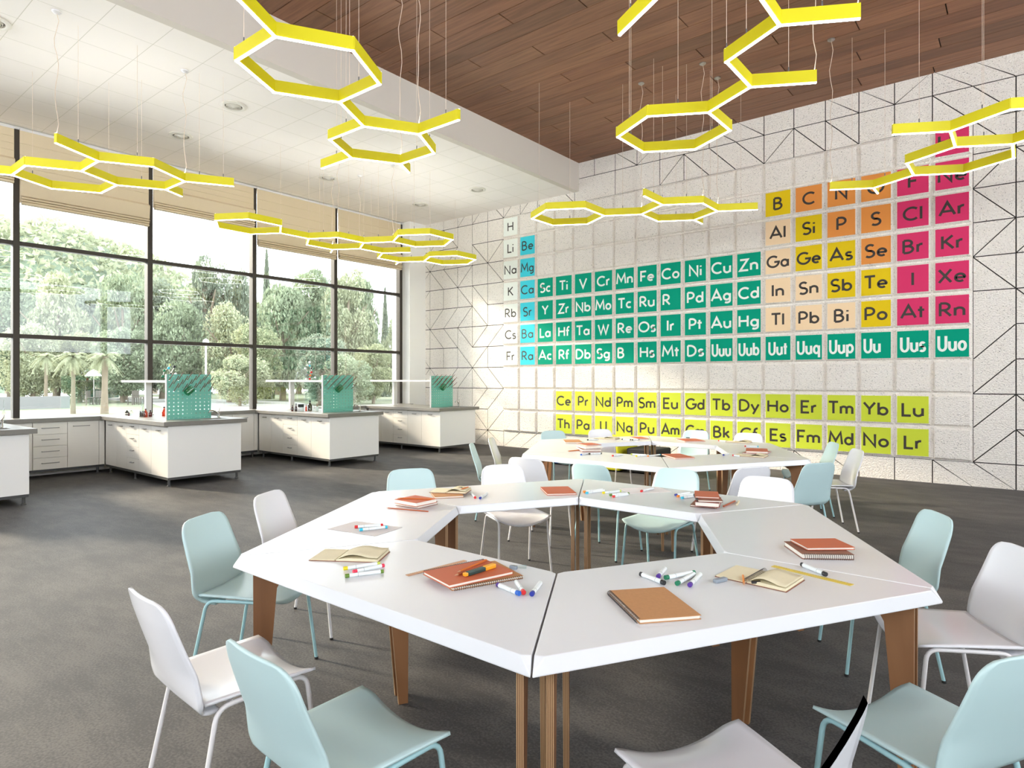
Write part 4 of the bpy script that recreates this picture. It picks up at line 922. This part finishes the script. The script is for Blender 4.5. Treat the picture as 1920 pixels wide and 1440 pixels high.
def sheet(px, m_, lab):
    P = [on(x, y, ZT) for x, y in px]; c, u, v = quad_rect(P); t = thing('paper_sheet', lab, 'paper', (c.x,c.y,ZT), atan2(u.y,u.x))
    m = MB(); m.box(-u.length,-v.length,0,u.length,v.length,.0012); m.build('sheet', m_, t); return t

# desk with the grey sheet
sheet([(614,992),(703,1006),(754,989),(667,977)], M['paper'], 'grey sheet of paper under a red and a cyan marker')
marker((665,988),(718,984),'red','white marker with red ends lying on the grey sheet','red', z=ZT+.0014)
marker((674,993.5),(726,988),'cyan','white marker with cyan ends lying on the grey sheet','cyan', z=ZT+.0014)
# front desk, window half
def open_book_w(c, ang, L_, W_, lab, z=ZT, **k):
    global on
    _on = on; pts = []; a = radians(ang); u = Vector((cos(a),sin(a),0))*L_/2; v = Vector((-sin(a),cos(a),0))*W_/2
    pts = [c-u-v, c+u-v, c+u+v, c-u+v]; it = iter(pts)
    on = lambda x, y, z_: next(it)
    t = open_book([(0,0)]*4, z, lab, **k); on = _on; return t
open_book_w(on(657,1043), 33, .30, .17, 'open beige notebook with curling page above three markers', spine=.38)
marker((644,1066),(712,1056),'yellow','white marker with yellow cap directly below the open beige notebook','lime')
marker((662,1072),(720,1060),'pink','white marker with red and pink ends between yellow and green ones','pink')
marker((647,1080),(719,1071),'green','white marker with green ends, lowest of the three','green')
stick((763,1079),(873,1051), ZT, .0011, M['woodlight'], 'wooden_ruler', 'thin pinkish wooden ruler under the terracotta notebook', 'ruler', flatw=.02)
notebook([(850,1102),(981,1079),(928,1051),(800,1071)], ZT, .011, M['kraft'], 'kraft spiral notebook beneath the terracotta one', spiral=0)
notebook([(842,1097),(963,1071),(910,1048),(793,1071)], ZT+.0125, .013, M['terracotta'], 'terracotta spiral notebook with pencils and highlighter on it', spiral=2)
stick((857,1073),(912,1050), ZT+.026, .0038, M['pencil'], 'pencil', 'orange pencil on the terracotta notebook, farther one', 'pencil', tip=True)
stick((852,1079),(922,1056), ZT+.026, .0038, M['pencil_red'], 'pencil', 'reddish pencil on the terracotta notebook beside the highlighter', 'pencil', tip=True)
a_, b_ = on(870,1080,ZT+.03), on(927,1062,ZT+.03); c_ = (a_+b_)/2; L_ = (b_-a_).length/2
t = thing('highlighter', 'dark green highlighter with amber cap on the terracotta notebook', 'highlighter', (c_.x,c_.y,ZT+.026), atan2((b_-a_).y,(b_-a_).x))
MB().box(-L_+.016,-.010,.001,L_*.3,.010,.016).build('body', M['darkgreen'], t, bevel=.003); MB().box(L_*.3+.0005,-.011,0,L_,.011,.0175).build('cap', M['amber'], t, bevel=.004); MB().box(-L_,-.009,.002,-L_+.0155,.009,.015).build('tail', M['amber'], t, bevel=.003)
a_ = on(964,1067,ZT); t = thing('pencil_sharpener', 'small grey sharpener beside a clear cap near the desk gap', 'sharpener', (a_.x,a_.y,ZT), radians(20)); MB().box(-.018,-.008,0,.012,.008,.014).build('body', M['eraser'], t, bevel=.001); MB().box(-.004,-.003,.0141,.010,.003,.0146).build('blade', M['steel'], t)
a_ = on(979,1065,ZT); t = thing('clear_cap', 'clear plastic lid lying beside the grey sharpener', 'lid', (a_.x,a_.y,ZT), radians(35)); MB().box(-.018,-.012,0,.018,.012,.010).build('shell', M['labglass'], t, bevel=.002)
marker((974,1113),(933,1096),'blue','white marker with bright blue cap near the desk gap','violet', r=.0085)
marker((982,1111),(968,1091),'red','white marker with red cap between the two blue ones', r=.0085)
marker((997,1114),(1013,1093),'navy','white marker with dark blue cap next to the black desk gap', r=.0085)
# front desk, other half
notebook([(1200,1163),(1314,1152),(1246,1101),(1141,1106)], ZT, .014, M['kraft'], 'large kraft spiral notebook lying alone on the front desk', spiral=3)
marker((1246,1093),(1201,1076),'black','white marker with black ends above the kraft notebook','black', r=.0085)
marker((1234,1081),(1247,1066),'violet','white marker with purple cap pointing away, behind the black one', r=.0085)
marker((1247,1083),(1302,1073),'emerald','white marker with green ends crossing behind','emerald', r=.0085)
marker((1269,1094),(1301,1076),'emerald','white marker with green cap, nearer of the green pair', r=.0085)
marker((1293,1097),(1313,1077),'violet','white marker with purple cap, nearest of the cluster', r=.0085)
a_, b_ = on(1338,1094,ZT), on(1363,1088,ZT); t = thing('eraser', 'blue grey eraser between markers and open spiral notebook', 'eraser', (*((a_+b_)/2).to_2d(),ZT), atan2((b_-a_).y,(b_-a_).x)); MB().box(-.03,-.010,0,.03,.010,.014).build('body', M['eraser'], t, bevel=.003)
open_book_w(on(1424,1085), -4, .27, .19, 'open spiral notebook with red pen and black cap on it', spine=.45, ring=True)
stick((1395,1097),(1393,1079), ZT+.0065, .004, CAPS['orange'], 'ballpoint_pen', 'coral red pen on the open spiral notebook', 'pen', tip=True)
stick((1402,1092),(1431,1091), ZT+.0065, .0055, M['black'], 'felt_pen', 'black pen cap on the open spiral notebook', 'pen')
stick((1449,1061),(1598,1097), ZT, .001, M['yellow_ruler'], 'yellow_ruler', 'yellow ruler lying beside the open spiral notebook', 'ruler', flatw=.028)
marker((1549,1077),(1503,1058),'black','white marker with black ends beside the yellow ruler','black', r=.0085)
# side desk
notebook([(1494,1038),(1594,1040),(1568,1016),(1479,1015)], ZT, .022, M['brown'], 'spiral notebook under the terracotta one on the side desk', spiral=0)
notebook([(1508,1027),(1600,1026),(1569,1009),(1487,1010)], ZT+.024, .012, M['terracotta'], 'terracotta notebook on top of the side desk pair')
# two-book stack and pencil
notebook([(784,950),(816,940),(784,934),(741,941)], ZT, .018, M['brown'], 'brown book at the bottom of the two-book stack')
notebook([(779,944),(815,935),(783,928),(741,935)], ZT+.019, .024, M['terracotta'], 'orange book on the two-book stack')
stick((745,934),(811,936), ZT+.0435, .0035, M['pencil'], 'pencil', 'orange pencil lying across the two-book stack', 'pencil', tip=True)
stick((723,952),(803,959), ZT, .0035, M['pencil_red'], 'pencil', 'brown pencil lying alone on the desk before the two-book stack', 'pencil', tip=True)
notebook([(813,932),(872,929),(858,920),(809,922)], ZT, .012, M['kraft'], 'kraft notebook under the small open notebook')
open_book_w(on(845,921,ZT+.014), 28, .25, .16, 'small open notebook on top of the kraft one', z=ZT+.013, spine=.45)
stick((855,914),(870,914.5), ZT+.032, .005, M['black'], 'felt_pen', 'black pen cap on the small open notebook', 'pen')
stick((862,918),(878,913), ZT+.032, .004, M['pencil'], 'ballpoint_pen', 'orange pen on the small open notebook', 'pen', tip=True)
marker((891,933),(883,923),'red','white marker with red cap, pair beside the small open notebook')
marker((900,934),(913,925),'navy','white marker with blue cap, pair beside the small open notebook')
notebook([(1028,926),(1085,924),(1062,912),(1011,912.5)], ZT, .012, M['terracotta'], 'single terracotta notebook at the far desk gap')
marker((1094,922),(1130,918),'orange','white marker with orange cap at the far desk gap')
marker((1099,924.5),(1133,919.5),'cyan','white marker with cyan cap beside the orange capped one')
marker((1130,924),(1164,920.5),'yellow','white marker with yellow ends on the rear desk','lime')
marker((1143,928),(1179,925),'green','white marker with olive green ends on the rear desk','green')
marker((1149,931),(1178,927),'red','white marker with red cap lying against the olive green one')
sheet([(1175,926),(1262,923),(1233,913),(1167,916)], M['whitepaper'], 'pale sheet of paper under a single red marker on the rear desk')
marker((1202,921),(1225,915.5),'red','white marker with red cap alone on the pale sheet', z=ZT+.0014)
marker((1266,928),(1293,924),'navy','white marker with dark blue cap reaching under the tall book stack')
marker((1270,930.5),(1299,926.5),'orange','white marker with orange cap reaching under the tall book stack')
marker((1278,933.5),(1306,929.5),'cyan','white marker with cyan cap reaching under the tall book stack')
notebook([(1293,946),(1344,950),(1352,940),(1305,936)], ZT, .012, M['brown'], 'brown book at the bottom of the four-book stack')
notebook([(1301,940),(1347,944),(1354,932),(1310,930)], ZT+.013, .026, M['redcover'], 'thick dark red book, second from bottom of the four-book stack')
notebook([(1303,937),(1350,939),(1352,927),(1308,926)], ZT+.040, .012, M['brown'], 'thin grey-brown book, third in the four-book stack', spiral=3)
notebook([(1297,930),(1343,932),(1352,922),(1308,920)], ZT+.053, .010, M['terracotta'], 'terracotta book topmost of the four-book stack')
stick((1355,950),(1379,939), ZT, .0055, M['pencil_red'], 'pencil', 'thick orange pencil beside the four-book stack', 'pencil')
stick((1381,947),(1386,939), ZT, .006, M['cream_pages'], 'chalk_stick', 'short beige stick beside the thick orange pencil', 'chalk')
# back ring
notebook([(1059,829),(1092,829),(1086,824),(1056,824)], ZT, .018, M['kraft'], 'tan notebook pair on the back ring before the Pa tile')
stick((1064,846),(1086,844), ZT, .005, M['pencil'], 'paint_brush', 'orange brush sticking out beside the back book pile', 'brush', tip=True)
notebook([(1087,846.5),(1122,846),(1118,841),(1087,841)], ZT, .010, M['redcover'], 'red book at the bottom of the back book pile')
notebook([(1085,843),(1125,842),(1118,837),(1086,837)], ZT+.011, .020, M['brown'], 'grey book second in the back book pile')
notebook([(1088,839),(1124,838),(1118,833),(1090,834)], ZT+.032, .018, M['pages'], 'white book third in the back book pile')
notebook([(1088,835),(1122,834),(1115,829.5),(1092,831)], ZT+.051, .010, M['terracotta'], 'orange book topmost of the back book pile')
marker((1089,852.5),(1103,850),'blue','white marker with blue cap before the back book pile')
marker((1104,851),(1128,850),'black','white marker with black ends before the back book pile','black')
marker((1148,854.5),(1167,852.5),'red','white marker with red cap on the near side of the back ring')
marker((1183,851.5),(1211,853),'lime','white marker with lime cap on the near side of the back ring')
marker((1192,855),(1216,853.5),'yellow','white marker with yellow cap on the near side of the back ring')
marker((1214,855),(1238,852.5),'orange','white marker with orange cap next to the terracotta notebook of the back ring','cyan')
notebook([(1262,858.5),(1297,858),(1281,850),(1244,851)], ZT, .012, M['terracotta'], 'terracotta notebook on the near gap of the back ring')
marker((1101,824.6),(1121,824),'black','white marker with black cap far across the back ring')
open_book_w(on(1138,822.5), 10, .28, .18, 'open notebook far across the back ring before the U tile', spine=.4)
marker((1166,823.5),(1183,824.5),'black','white marker far across the back ring before the Pu tile','black')
marker((1185,824.8),(1198,824),'black','short white marker far across the back ring, next to another','black')
notebook([(1193,822.5),(1215,822),(1204,818.7),(1183,819)], ZT, .010, M['terracotta'], 'terracotta notebook far across the back ring before the Pu tile')
notebook([(1275,827),(1314,826.5),(1312,822),(1275,822.5)], ZT, .012, M['terracotta'], 'terracotta notebook with black marker before the Cm tile')
stick((1284,820.5),(1295,821), ZT+.013, .006, M['black'], 'felt_pen', 'black pen lying on the notebook before the Cm tile', 'pen')
open_book_w(on(1385,829), 8, .28, .18, 'open notebook before the Cf tile on the back ring', spine=.5)
marker((1347,826),(1360,827),'red','white marker with red cap before the Bk tile')
marker((1396,836.5),(1422,837),'red','white marker with red cap above the two-book pile of the back ring','cyan')
notebook([(1399,849),(1436,852),(1440,845),(1402,843)], ZT, .012, M['redcover'], 'dark red book lower of the back ring two-book pile')
notebook([(1397,845),(1438,847),(1441,841),(1400,840)], ZT+.013, .022, M['terracotta'], 'orange book upper of the back ring two-book pile')
open_book_w(on(1407,855), 5, .30, .19, 'open cream notebook before the two-book pile of the back ring', spine=.55)
marker((1356,853),(1366,851),'navy','white marker with blue cap on the near edge of the back ring')
marker((1374,853.5),(1386,855),'red','white marker with red cap next to the open cream notebook')

# ------------------------------------------------------------------ poufs
def pouf(x0, x1, y0, y1, h, col, lab):
    t = thing('cube_pouf', lab, 'pouf', ((x0+x1)/2, (y0+y1)/2, 0), 0, 'coloured cube poufs by the wall'); hx, hy = (x1-x0)/2, (y1-y0)/2
    m_ = mat('pouf_fabric', srgb(*col), .8, bump=(60,.2,.004))
    MB().box(-hx,-hy,.02,hx,hy,h).build('cushion', m_, t, bevel=.03)
    m = MB(); m.tube([(-hx+.01,-hy-.001,h-.03),(hx-.01,-hy-.001,h-.03),(hx+.001,-hy+.01,h-.03),(hx+.001,hy-.01,h-.03)], .004, 6); m.build('piping', m_, t)
    for a in (-1,1):
        for b_ in (-1,1): MB().box(a*(hx-.07)-.02,b_*(hy-.07)-.02,0,a*(hx-.07)+.02,b_*(hy-.07)+.02,.02).build('foot', M['rubber'], t)
pouf(-5.72,-5.12,9.07,9.72,.545,(205,200,25),'yellow cube pouf, largest, before the lime tiles')
pouf(-5.02,-4.50,9.12,9.68,.40,(38,38,40),'black cube pouf beside the yellow one')
pouf(-6.78,-6.22,9.22,9.80,.40,(80,120,185),'blue cube pouf seen under the back ring')
pouf(-6.17,-5.76,9.25,9.80,.40,(50,160,130),'teal cube pouf between the blue and yellow ones')

# ------------------------------------------------------------------ outdoors
G = {}
G['lawn'] = mat('lawn', srgb(104,108,84), .95, noise=(.5,.15)); G['path'] = mat('pale_path', srgb(150,147,140), .9, noise=(.8,.05))
G['hill'] = mat('hill_green', srgb(112,124,104), 1, noise=(.35,.35), bump=(.8,1,2))
G['wallout'] = mat('pale_wall', srgb(118,117,116), .9, noise=(.6,.06)); G['bounce_terrace'] = mat('bounce_paving', srgb(242,240,236), .8, noise=(.8,.03)); G['trunk'] = mat('bark', srgb(120,108,92), .95, noise=(6,.2))
def leafmat(name, c):
    m = mat(name, srgb(*c), .9, spec=.1); nt = m.node_tree; b_ = nt.nodes['Principled BSDF']; out = nt.nodes['Material Output']
    tr = nt.nodes.new('ShaderNodeBsdfTranslucent'); mx = nt.nodes.new('ShaderNodeMixShader'); mx.inputs[0].default_value = .35; tr.inputs[0].default_value = srgb(*c)
    oi = nt.nodes.new('ShaderNodeNewGeometry'); hs = nt.nodes.new('ShaderNodeHueSaturation'); mr = nt.nodes.new('ShaderNodeMapRange')
    mr.inputs[3].default_value = .6; mr.inputs[4].default_value = 1.25; hs.inputs['Color'].default_value = srgb(*c)
    nt.links.new(oi.outputs['Random Per Island'], mr.inputs[0]); nt.links.new(mr.outputs[0], hs.inputs['Value']); nt.links.new(hs.outputs[0], b_.inputs['Base Color'])
    nt.links.new(b_.outputs[0], mx.inputs[1]); nt.links.new(tr.outputs[0], mx.inputs[2]); nt.links.new(mx.outputs[0], out.inputs[0]); return m
LM = [leafmat('leaf_sage',(138,148,122)), leafmat('leaf_olive',(146,150,118)), leafmat('leaf_cool',(130,138,120)), leafmat('leaf_pale',(158,162,134))]
struct('lawn', MB().box(-70, -40, -.35, -12.4, 75, -.02), G['lawn'], 'pale green lawn outside the windows')
struct('bounce_terrace', MB().box(-25.5, -30, -.30, -12.35, 40, -.005), G['bounce_terrace'], 'unseen white paving along the facade, added to bounce light indoors')  # hidden below the sill; added bright ground that bounces daylight to the ceiling
w = MB(); pts = [away(330,22), away(460,23.5), away(640,30), away(560,42), away(300,55), away(230,56), away(150,50), away(205,47), away(285,40), away(320,32), away(290,27)]
w.prism([(p.x,p.y) for p in pts], -.019, -.002); struct('path', w, G['path'], 'pale paved path curving over the lawn')
# hill
w = MB(); hc = away(40, 165)
def hill(u, v):
    a = 2*pi*u; r = v*70; h = 40*(1-v*v)*(1-.0*v) ; h *= 1+.12*sin(3*a+1)*v
    return (hc.x + r*cos(a)*.9 + 0, hc.y + r*sin(a)*1.1, max(-1, h+1.6*sin(7*a)*sin(9*v)-1))
w.grid(hill, 60, 20); struct('hill', w, G['hill'], 'wooded hill in haze far outside', smooth='all')
def crown_mesh(name, n, fn, size, seed, elong=1):
    rd = random.Random(seed); vs = []; fs = []
    for _ in range(n):
        p = fn(rd); a, b_ = rd.uniform(0,2*pi), rd.uniform(-1,1); d1 = Vector((cos(a)*sqrt(1-b_*b_), sin(a)*sqrt(1-b_*b_), b_*elong)).normalized()
        d2 = d1.cross(Vector((rd.uniform(-1,1),rd.uniform(-1,1),rd.uniform(-1,1)))).normalized(); s = size*rd.uniform(.5,1.3); k = len(vs)
        vs += [p+d1*s, p+d2*s*.5, p-d1*s, p-d2*s*.5]; fs.append((k,k+1,k+2,k+3))
    me = bpy.data.meshes.new(name); me.from_pydata([tuple(v) for v in vs], [], fs); return me
def lumps(seed, k, rmin, rmax, shape):
    rd = random.Random(seed); L_ = []
    for _ in range(k):
        a = rd.uniform(0,2*pi); z = rd.uniform(-1,1); rr = sqrt(max(0,1-z*z))*rd.uniform(.45,.8)
        L_.append((Vector((cos(a)*rr*shape[0], sin(a)*rr*shape[0], z*.75*shape[1])), rd.uniform(rmin,rmax)))
    def fn(rd2):
        c, r = rd2.choice(L_); v = Vector((rd2.gauss(0,1),rd2.gauss(0,1),rd2.gauss(0,1))).normalized()*r*rd2.uniform(.75,1.02); return c+v
    return fn
crowns = {'round': [crown_mesh('crown', 13000, lumps(s, 26, .20, .38, (.85,.85)), .038, s) for s in (1,2,3)],
          'drop': [crown_mesh('crown', 13000, lumps(s, 30, .18, .34, (.8,.95)), .038, s, 2.5) for s in (4,5)]}
def hill_pt(rd):
    u, v = rd.random(), sqrt(rd.random()); p = Vector(hill(u, v)); p.z += rd.uniform(-.5, 3.0); return p
me = crown_mesh('hill_foliage', 30000, hill_pt, .9, 77); me.materials.append(LM[3]); o = bpy.data.objects.new('hill_foliage', me); C.objects.link(o)
tag(o, 'dense hazy woodland covering the far hill', 'foliage', None, 'stuff')
def cyp(rd):
    z = rd.uniform(-1,1); r = .20*(1-((z+1)/2)**1.6)+.01; a = rd.uniform(0,2*pi); q = sqrt(rd.uniform(.5,1)); return Vector((cos(a)*r*q, sin(a)*r*q, z))
crowns['cypress'] = [crown_mesh('crown', 4000, cyp, .04, 9, 3)]
def tree(px, dist, w_px, top, kind, mi, lab, base=.0, name='tree', cat='tree', idx=0):
    p = away(px, dist); H_ = CAM_H + (CAM_CY-top)*dist/CAM_F; Wd = (1.0 if kind == 'cypress' else 1.15)*w_px*dist/CAM_F
    t = thing(name, lab, cat, (p.x,p.y,-.02), random.uniform(0,6), 'trees outside the windows')
    m = MB(); q = H_*.7; m.tube([(0,0,0),(.02*H_,.01*H_,q*.4),(0,.02*H_,q)], [.028*H_,.02*H_,.008*H_], 8)
    if kind != 'cypress':
        for k in range(5): a = k*1.3; m.tube([(0,.01*H_,q*.35+.05*H_*k),(cos(a)*Wd*.2,sin(a)*Wd*.2,q*.6+.05*H_*k),(cos(a)*Wd*.33,sin(a)*Wd*.33,q*.8+.04*H_*k)], [.011*H_,.007*H_,.003*H_], 6)
    m.build('trunk', G['trunk'], t, smooth=50)
    me = crowns[kind][idx % len(crowns[kind])]; key = (kind, idx % len(crowns[kind]), mi)
    if key not in _cm: c = me.copy(); c.materials.append(LM[mi]); _cm[key] = c
    o = bpy.data.objects.new('crown', _cm[key]); C.objects.link(o); o.parent = t
    zb = H_*base; o.location = (0,0,(H_+zb)/2); hz = (H_-zb)/2
    o.scale = (Wd/2/.2, Wd/2/.2, hz) if kind == 'cypress' else (Wd/2/1.02, Wd/2/1.02, hz/1.02)
    return t
_cm = {}
TR = [(-70,50,200,520,'round',1,'bushy tree beyond the photo edge window'),(20,48,150,500,'round',0,'sage tree behind the first wide mullion'),(105,46,150,505,'drop',3,'pale willow-like tree over the palms'),
 (170,52,150,515,'round',2,'cool green round tree behind the middle palm'),(232,47,130,505,'drop',0,'drooping tree beside the second mullion'),(60,40,120,600,'round',3,'low pale bush tree behind the pale wall'),
 (150,42,110,610,'round',1,'low olive bush tree behind the white parasols'),(230,42,120,600,'round',0,'low sage bush tree behind the shelf end'),
 (305,50,120,515,'round',2,'cool tree just past the second mullion'),(388,52,100,452,'round',2,'tall tree breaking the skyline in the second bay'),(340,44,130,560,'drop',0,'drooping tree above the lamp post foot'),
 (430,42,110,560,'round',3,'broad pale tree behind the widest rack'),(450,54,90,500,'drop',2,'hazy tree at the third mullion'),(500,50,26,470,'cypress',2,'slender dark cypress on the skyline'),
 (478,40,120,600,'round',1,'low olive tree at the cypress foot, mullion side'),(530,46,140,520,'drop',0,'drooping sage tree behind the middle molecule'),(592,50,130,482,'round',0,'large domed tree in the third bay'),
 (600,38,120,620,'round',2,'darker low tree behind the middle rack'),(655,46,100,480,'round',3,'tall crown in the last bay, mullion side'),(678,48,80,505,'drop',0,'drooping crown in the last bay'),
 (700,40,90,640,'round',1,'low olive tree in the last bay'),(722,56,20,540,'cypress',2,'second cypress near the corner pillar'),(740,46,70,590,'drop',3,'pale tree beside the corner pillar'),(650,36,110,660,'round',0,'low sage bush before the last bay'),
 (450,36,110,655,'round',3,'low pale bush behind the first tap')]
for k, (px, ds, wp, tp, kd, mi, lab) in enumerate(TR): tree(px, ds, wp, tp, kd, mi, lab, idx=k)
for k, (px, tp) in enumerate([(-90,560),(-40,545),(15,550),(70,545),(125,540),(185,535),(240,545),(290,550),(335,540),(375,545),(415,540),(465,545),(520,545),(560,540),(610,530),(645,560),(675,600),(705,640),(745,650)]):
    tree(px, 64+3*(k % 3), 95, tp, ('round','drop')[k % 2], (0,2,3,1)[k % 4], 'hazy back-row tree ' + ['far beyond the photo edge','beyond the photo edge','behind the first mullion','above the nearest palm','above the middle palm','above the thickest palm','before the second mullion','just past the second mullion','behind the small molecule model','above the widest rack','beside the lamp post','at the third mullion','beyond the foot of the tall cypress','behind the middle shelf','behind the fourth mullion','in the last bay, mullion side','in the middle of the last bay','under the sky gap of the last bay','behind the corner pillar'][k], idx=k, base=.02)
for px, py, lab in ((86,762,'slim palm nearest the first mullion'),(137,775,'slim palm in the middle of the three'),(196,775,'thickest palm, nearest the white parasols')):
    p = on(px, py, 0); ds = (p.to_2d()).dot(_f.to_2d()); hh = CAM_H + (CAM_CY-668)*ds/CAM_F
    t = thing('palm_tree', lab, 'palm', (p.x,p.y,-.02), 0, 'palms on the lawn'); m = MB(); m.tube([(0,0,0),(.03,0,hh*.5),(0,.02,hh)], [.11,.08,.09] if px != 196 else [.17,.12,.14], 8); m.build('trunk', G['trunk'], t, smooth=50)
    m = MB(); rd = random.Random(px)
    for k in range(44):
        a = rd.uniform(0,2*pi); el = rd.uniform(-.6,1.2); L_ = rd.uniform(.55,.9); d = Vector((cos(a),sin(a),0))
        path = [Vector((0,0,hh))+d*(L_*s_*cos(el*.6))+Vector((0,0,L_*(s_*sin(el)-.75*s_*s_))) for s_ in (0,.25,.5,.75,1)]
        sd_ = Vector((-sin(a),cos(a),0))
        for q in range(4):
            for g in range(5):
                f = g/5; p_ = path[q].lerp(path[q+1], f); Lf = .20*(1-.6*abs((q+f)/4-.45)*1.6)
                tg_ = (path[q+1]-path[q]).normalized()
                for sg in (-1, 1):
                    tip = p_ + sd_*sg*Lf*.8 + tg_*Lf*.7 + Vector((0,0,-Lf*.35)); m.add([p_, p_+tg_*.035, tip], [(0,1,2)])
            m.add([path[q]+sd_*.008, path[q]-sd_*.008, path[q+1]-sd_*.006, path[q+1]+sd_*.006], [(0,1,2,3)])
    m.build('fronds', LM[3], t)
# pale wall, fence, parasols, lamp post
w = MB(); a_, b_ = away(-60,31), away(130,34); d = (b_-a_).normalized(); n_ = Vector((-d.y,d.x,0))*.12
w.prism([(a_+n_).to_2d(),(a_-n_).to_2d(),(b_-n_).to_2d(),(b_+n_).to_2d()], -.02, .62); o = w.build('garden_wall', G['wallout']); tag(o, 'low pale rendered wall across the lawn', 'wall')
t = thing('garden_fence', 'dark green fence panels beside the path', 'fence', (*away(152,46).to_2d(),0)); o0 = away(152,46)
ga = mat('fence_green', srgb(70,100,80), .8)
for k in range(3):
    a_, b_ = away(152+k*24,46+k*2)-o0, away(174+k*24,47.6+k*2)-o0; d = (b_-a_).normalized(); n_ = Vector((-d.y,d.x,0))*.03
    m = MB(); m.prism([(a_+n_).to_2d(),(a_-n_).to_2d(),(b_-n_).to_2d(),(b_+n_).to_2d()], .05, .75); m.build('panel', ga, t)
    m = MB(); m.box(a_.x-.05,a_.y-.05,0,a_.x+.05,a_.y+.05,1.0); m.build('post', M['white_metal'], t)
pm_ = mat('parasol_white', srgb(240,240,238), .8)
for px, ds, wp, lab in ((160,44,34,'white garden parasol by the green fence'),(176,40,30,'white garden parasol over the cafe chairs'),(232,50,46,'wide white parasol behind the shelf end'),(205,52,40,'white parasol between two others')):
    p = away(px, ds); W_ = wp*ds/CAM_F/2; hh = CAM_H + (CAM_CY-706)*ds/CAM_F + .5
    t = thing('garden_parasol', lab, 'parasol', (p.x,p.y,-.02), 0, 'white parasols outside'); m = MB(); m.tube([(0,0,0),(0,0,hh)], .03, 6); m.build('pole', M['steel'], t)
    m = MB(); m.lathe([(W_,hh-.45),(W_*.6,hh-.2),(.02,hh)], n=8); m.build('canopy', pm_, t); m = MB(); m.lathe([(.25,0),(.25,.06),(.05,.08)], n=10); m.build('base', M['steel'], t)
for px, ds, lab in ((172,38,'dark cafe chair under a white parasol'),(183,38.5,'second dark cafe chair under a white parasol'),(250,38,'grey cafe chair near the shelf end'),(260,39,'grey cafe chair beside the second mullion')):
    p = away(px, ds); t = thing('cafe_chair', lab, 'chair', (p.x,p.y,-.015), px, 'cafe chairs outside'); m = MB(); m.box(-.22,-.22,.42,.22,.22,.46); m.build('seat', M['vent_dark'], t)
    m = MB(); m.box(-.22,.18,.46,.22,.22,.85); m.build('backrest', M['vent_dark'], t)
    for a in (-.2,.2):
        for b_ in (-.2,.2): m = MB(); m.box(a-.02,b_-.02,0,a+.02,b_+.02,.42); m.build('leg', M['vent_dark'], t)
p = away(386, 34); t = thing('lamp_post', 'thin white lamp post among the trees', 'lamp post', (p.x,p.y,-.02)); m = MB(); m.tube([(0,0,0),(0,0,3.4)], .05, 8); m.build('pole', M['white_metal'], t); m = MB(); m.lathe([(.05,3.4),(.16,3.5),(.14,3.62),(.02,3.7)], n=10); m.build('lantern', M['white_metal'], t)
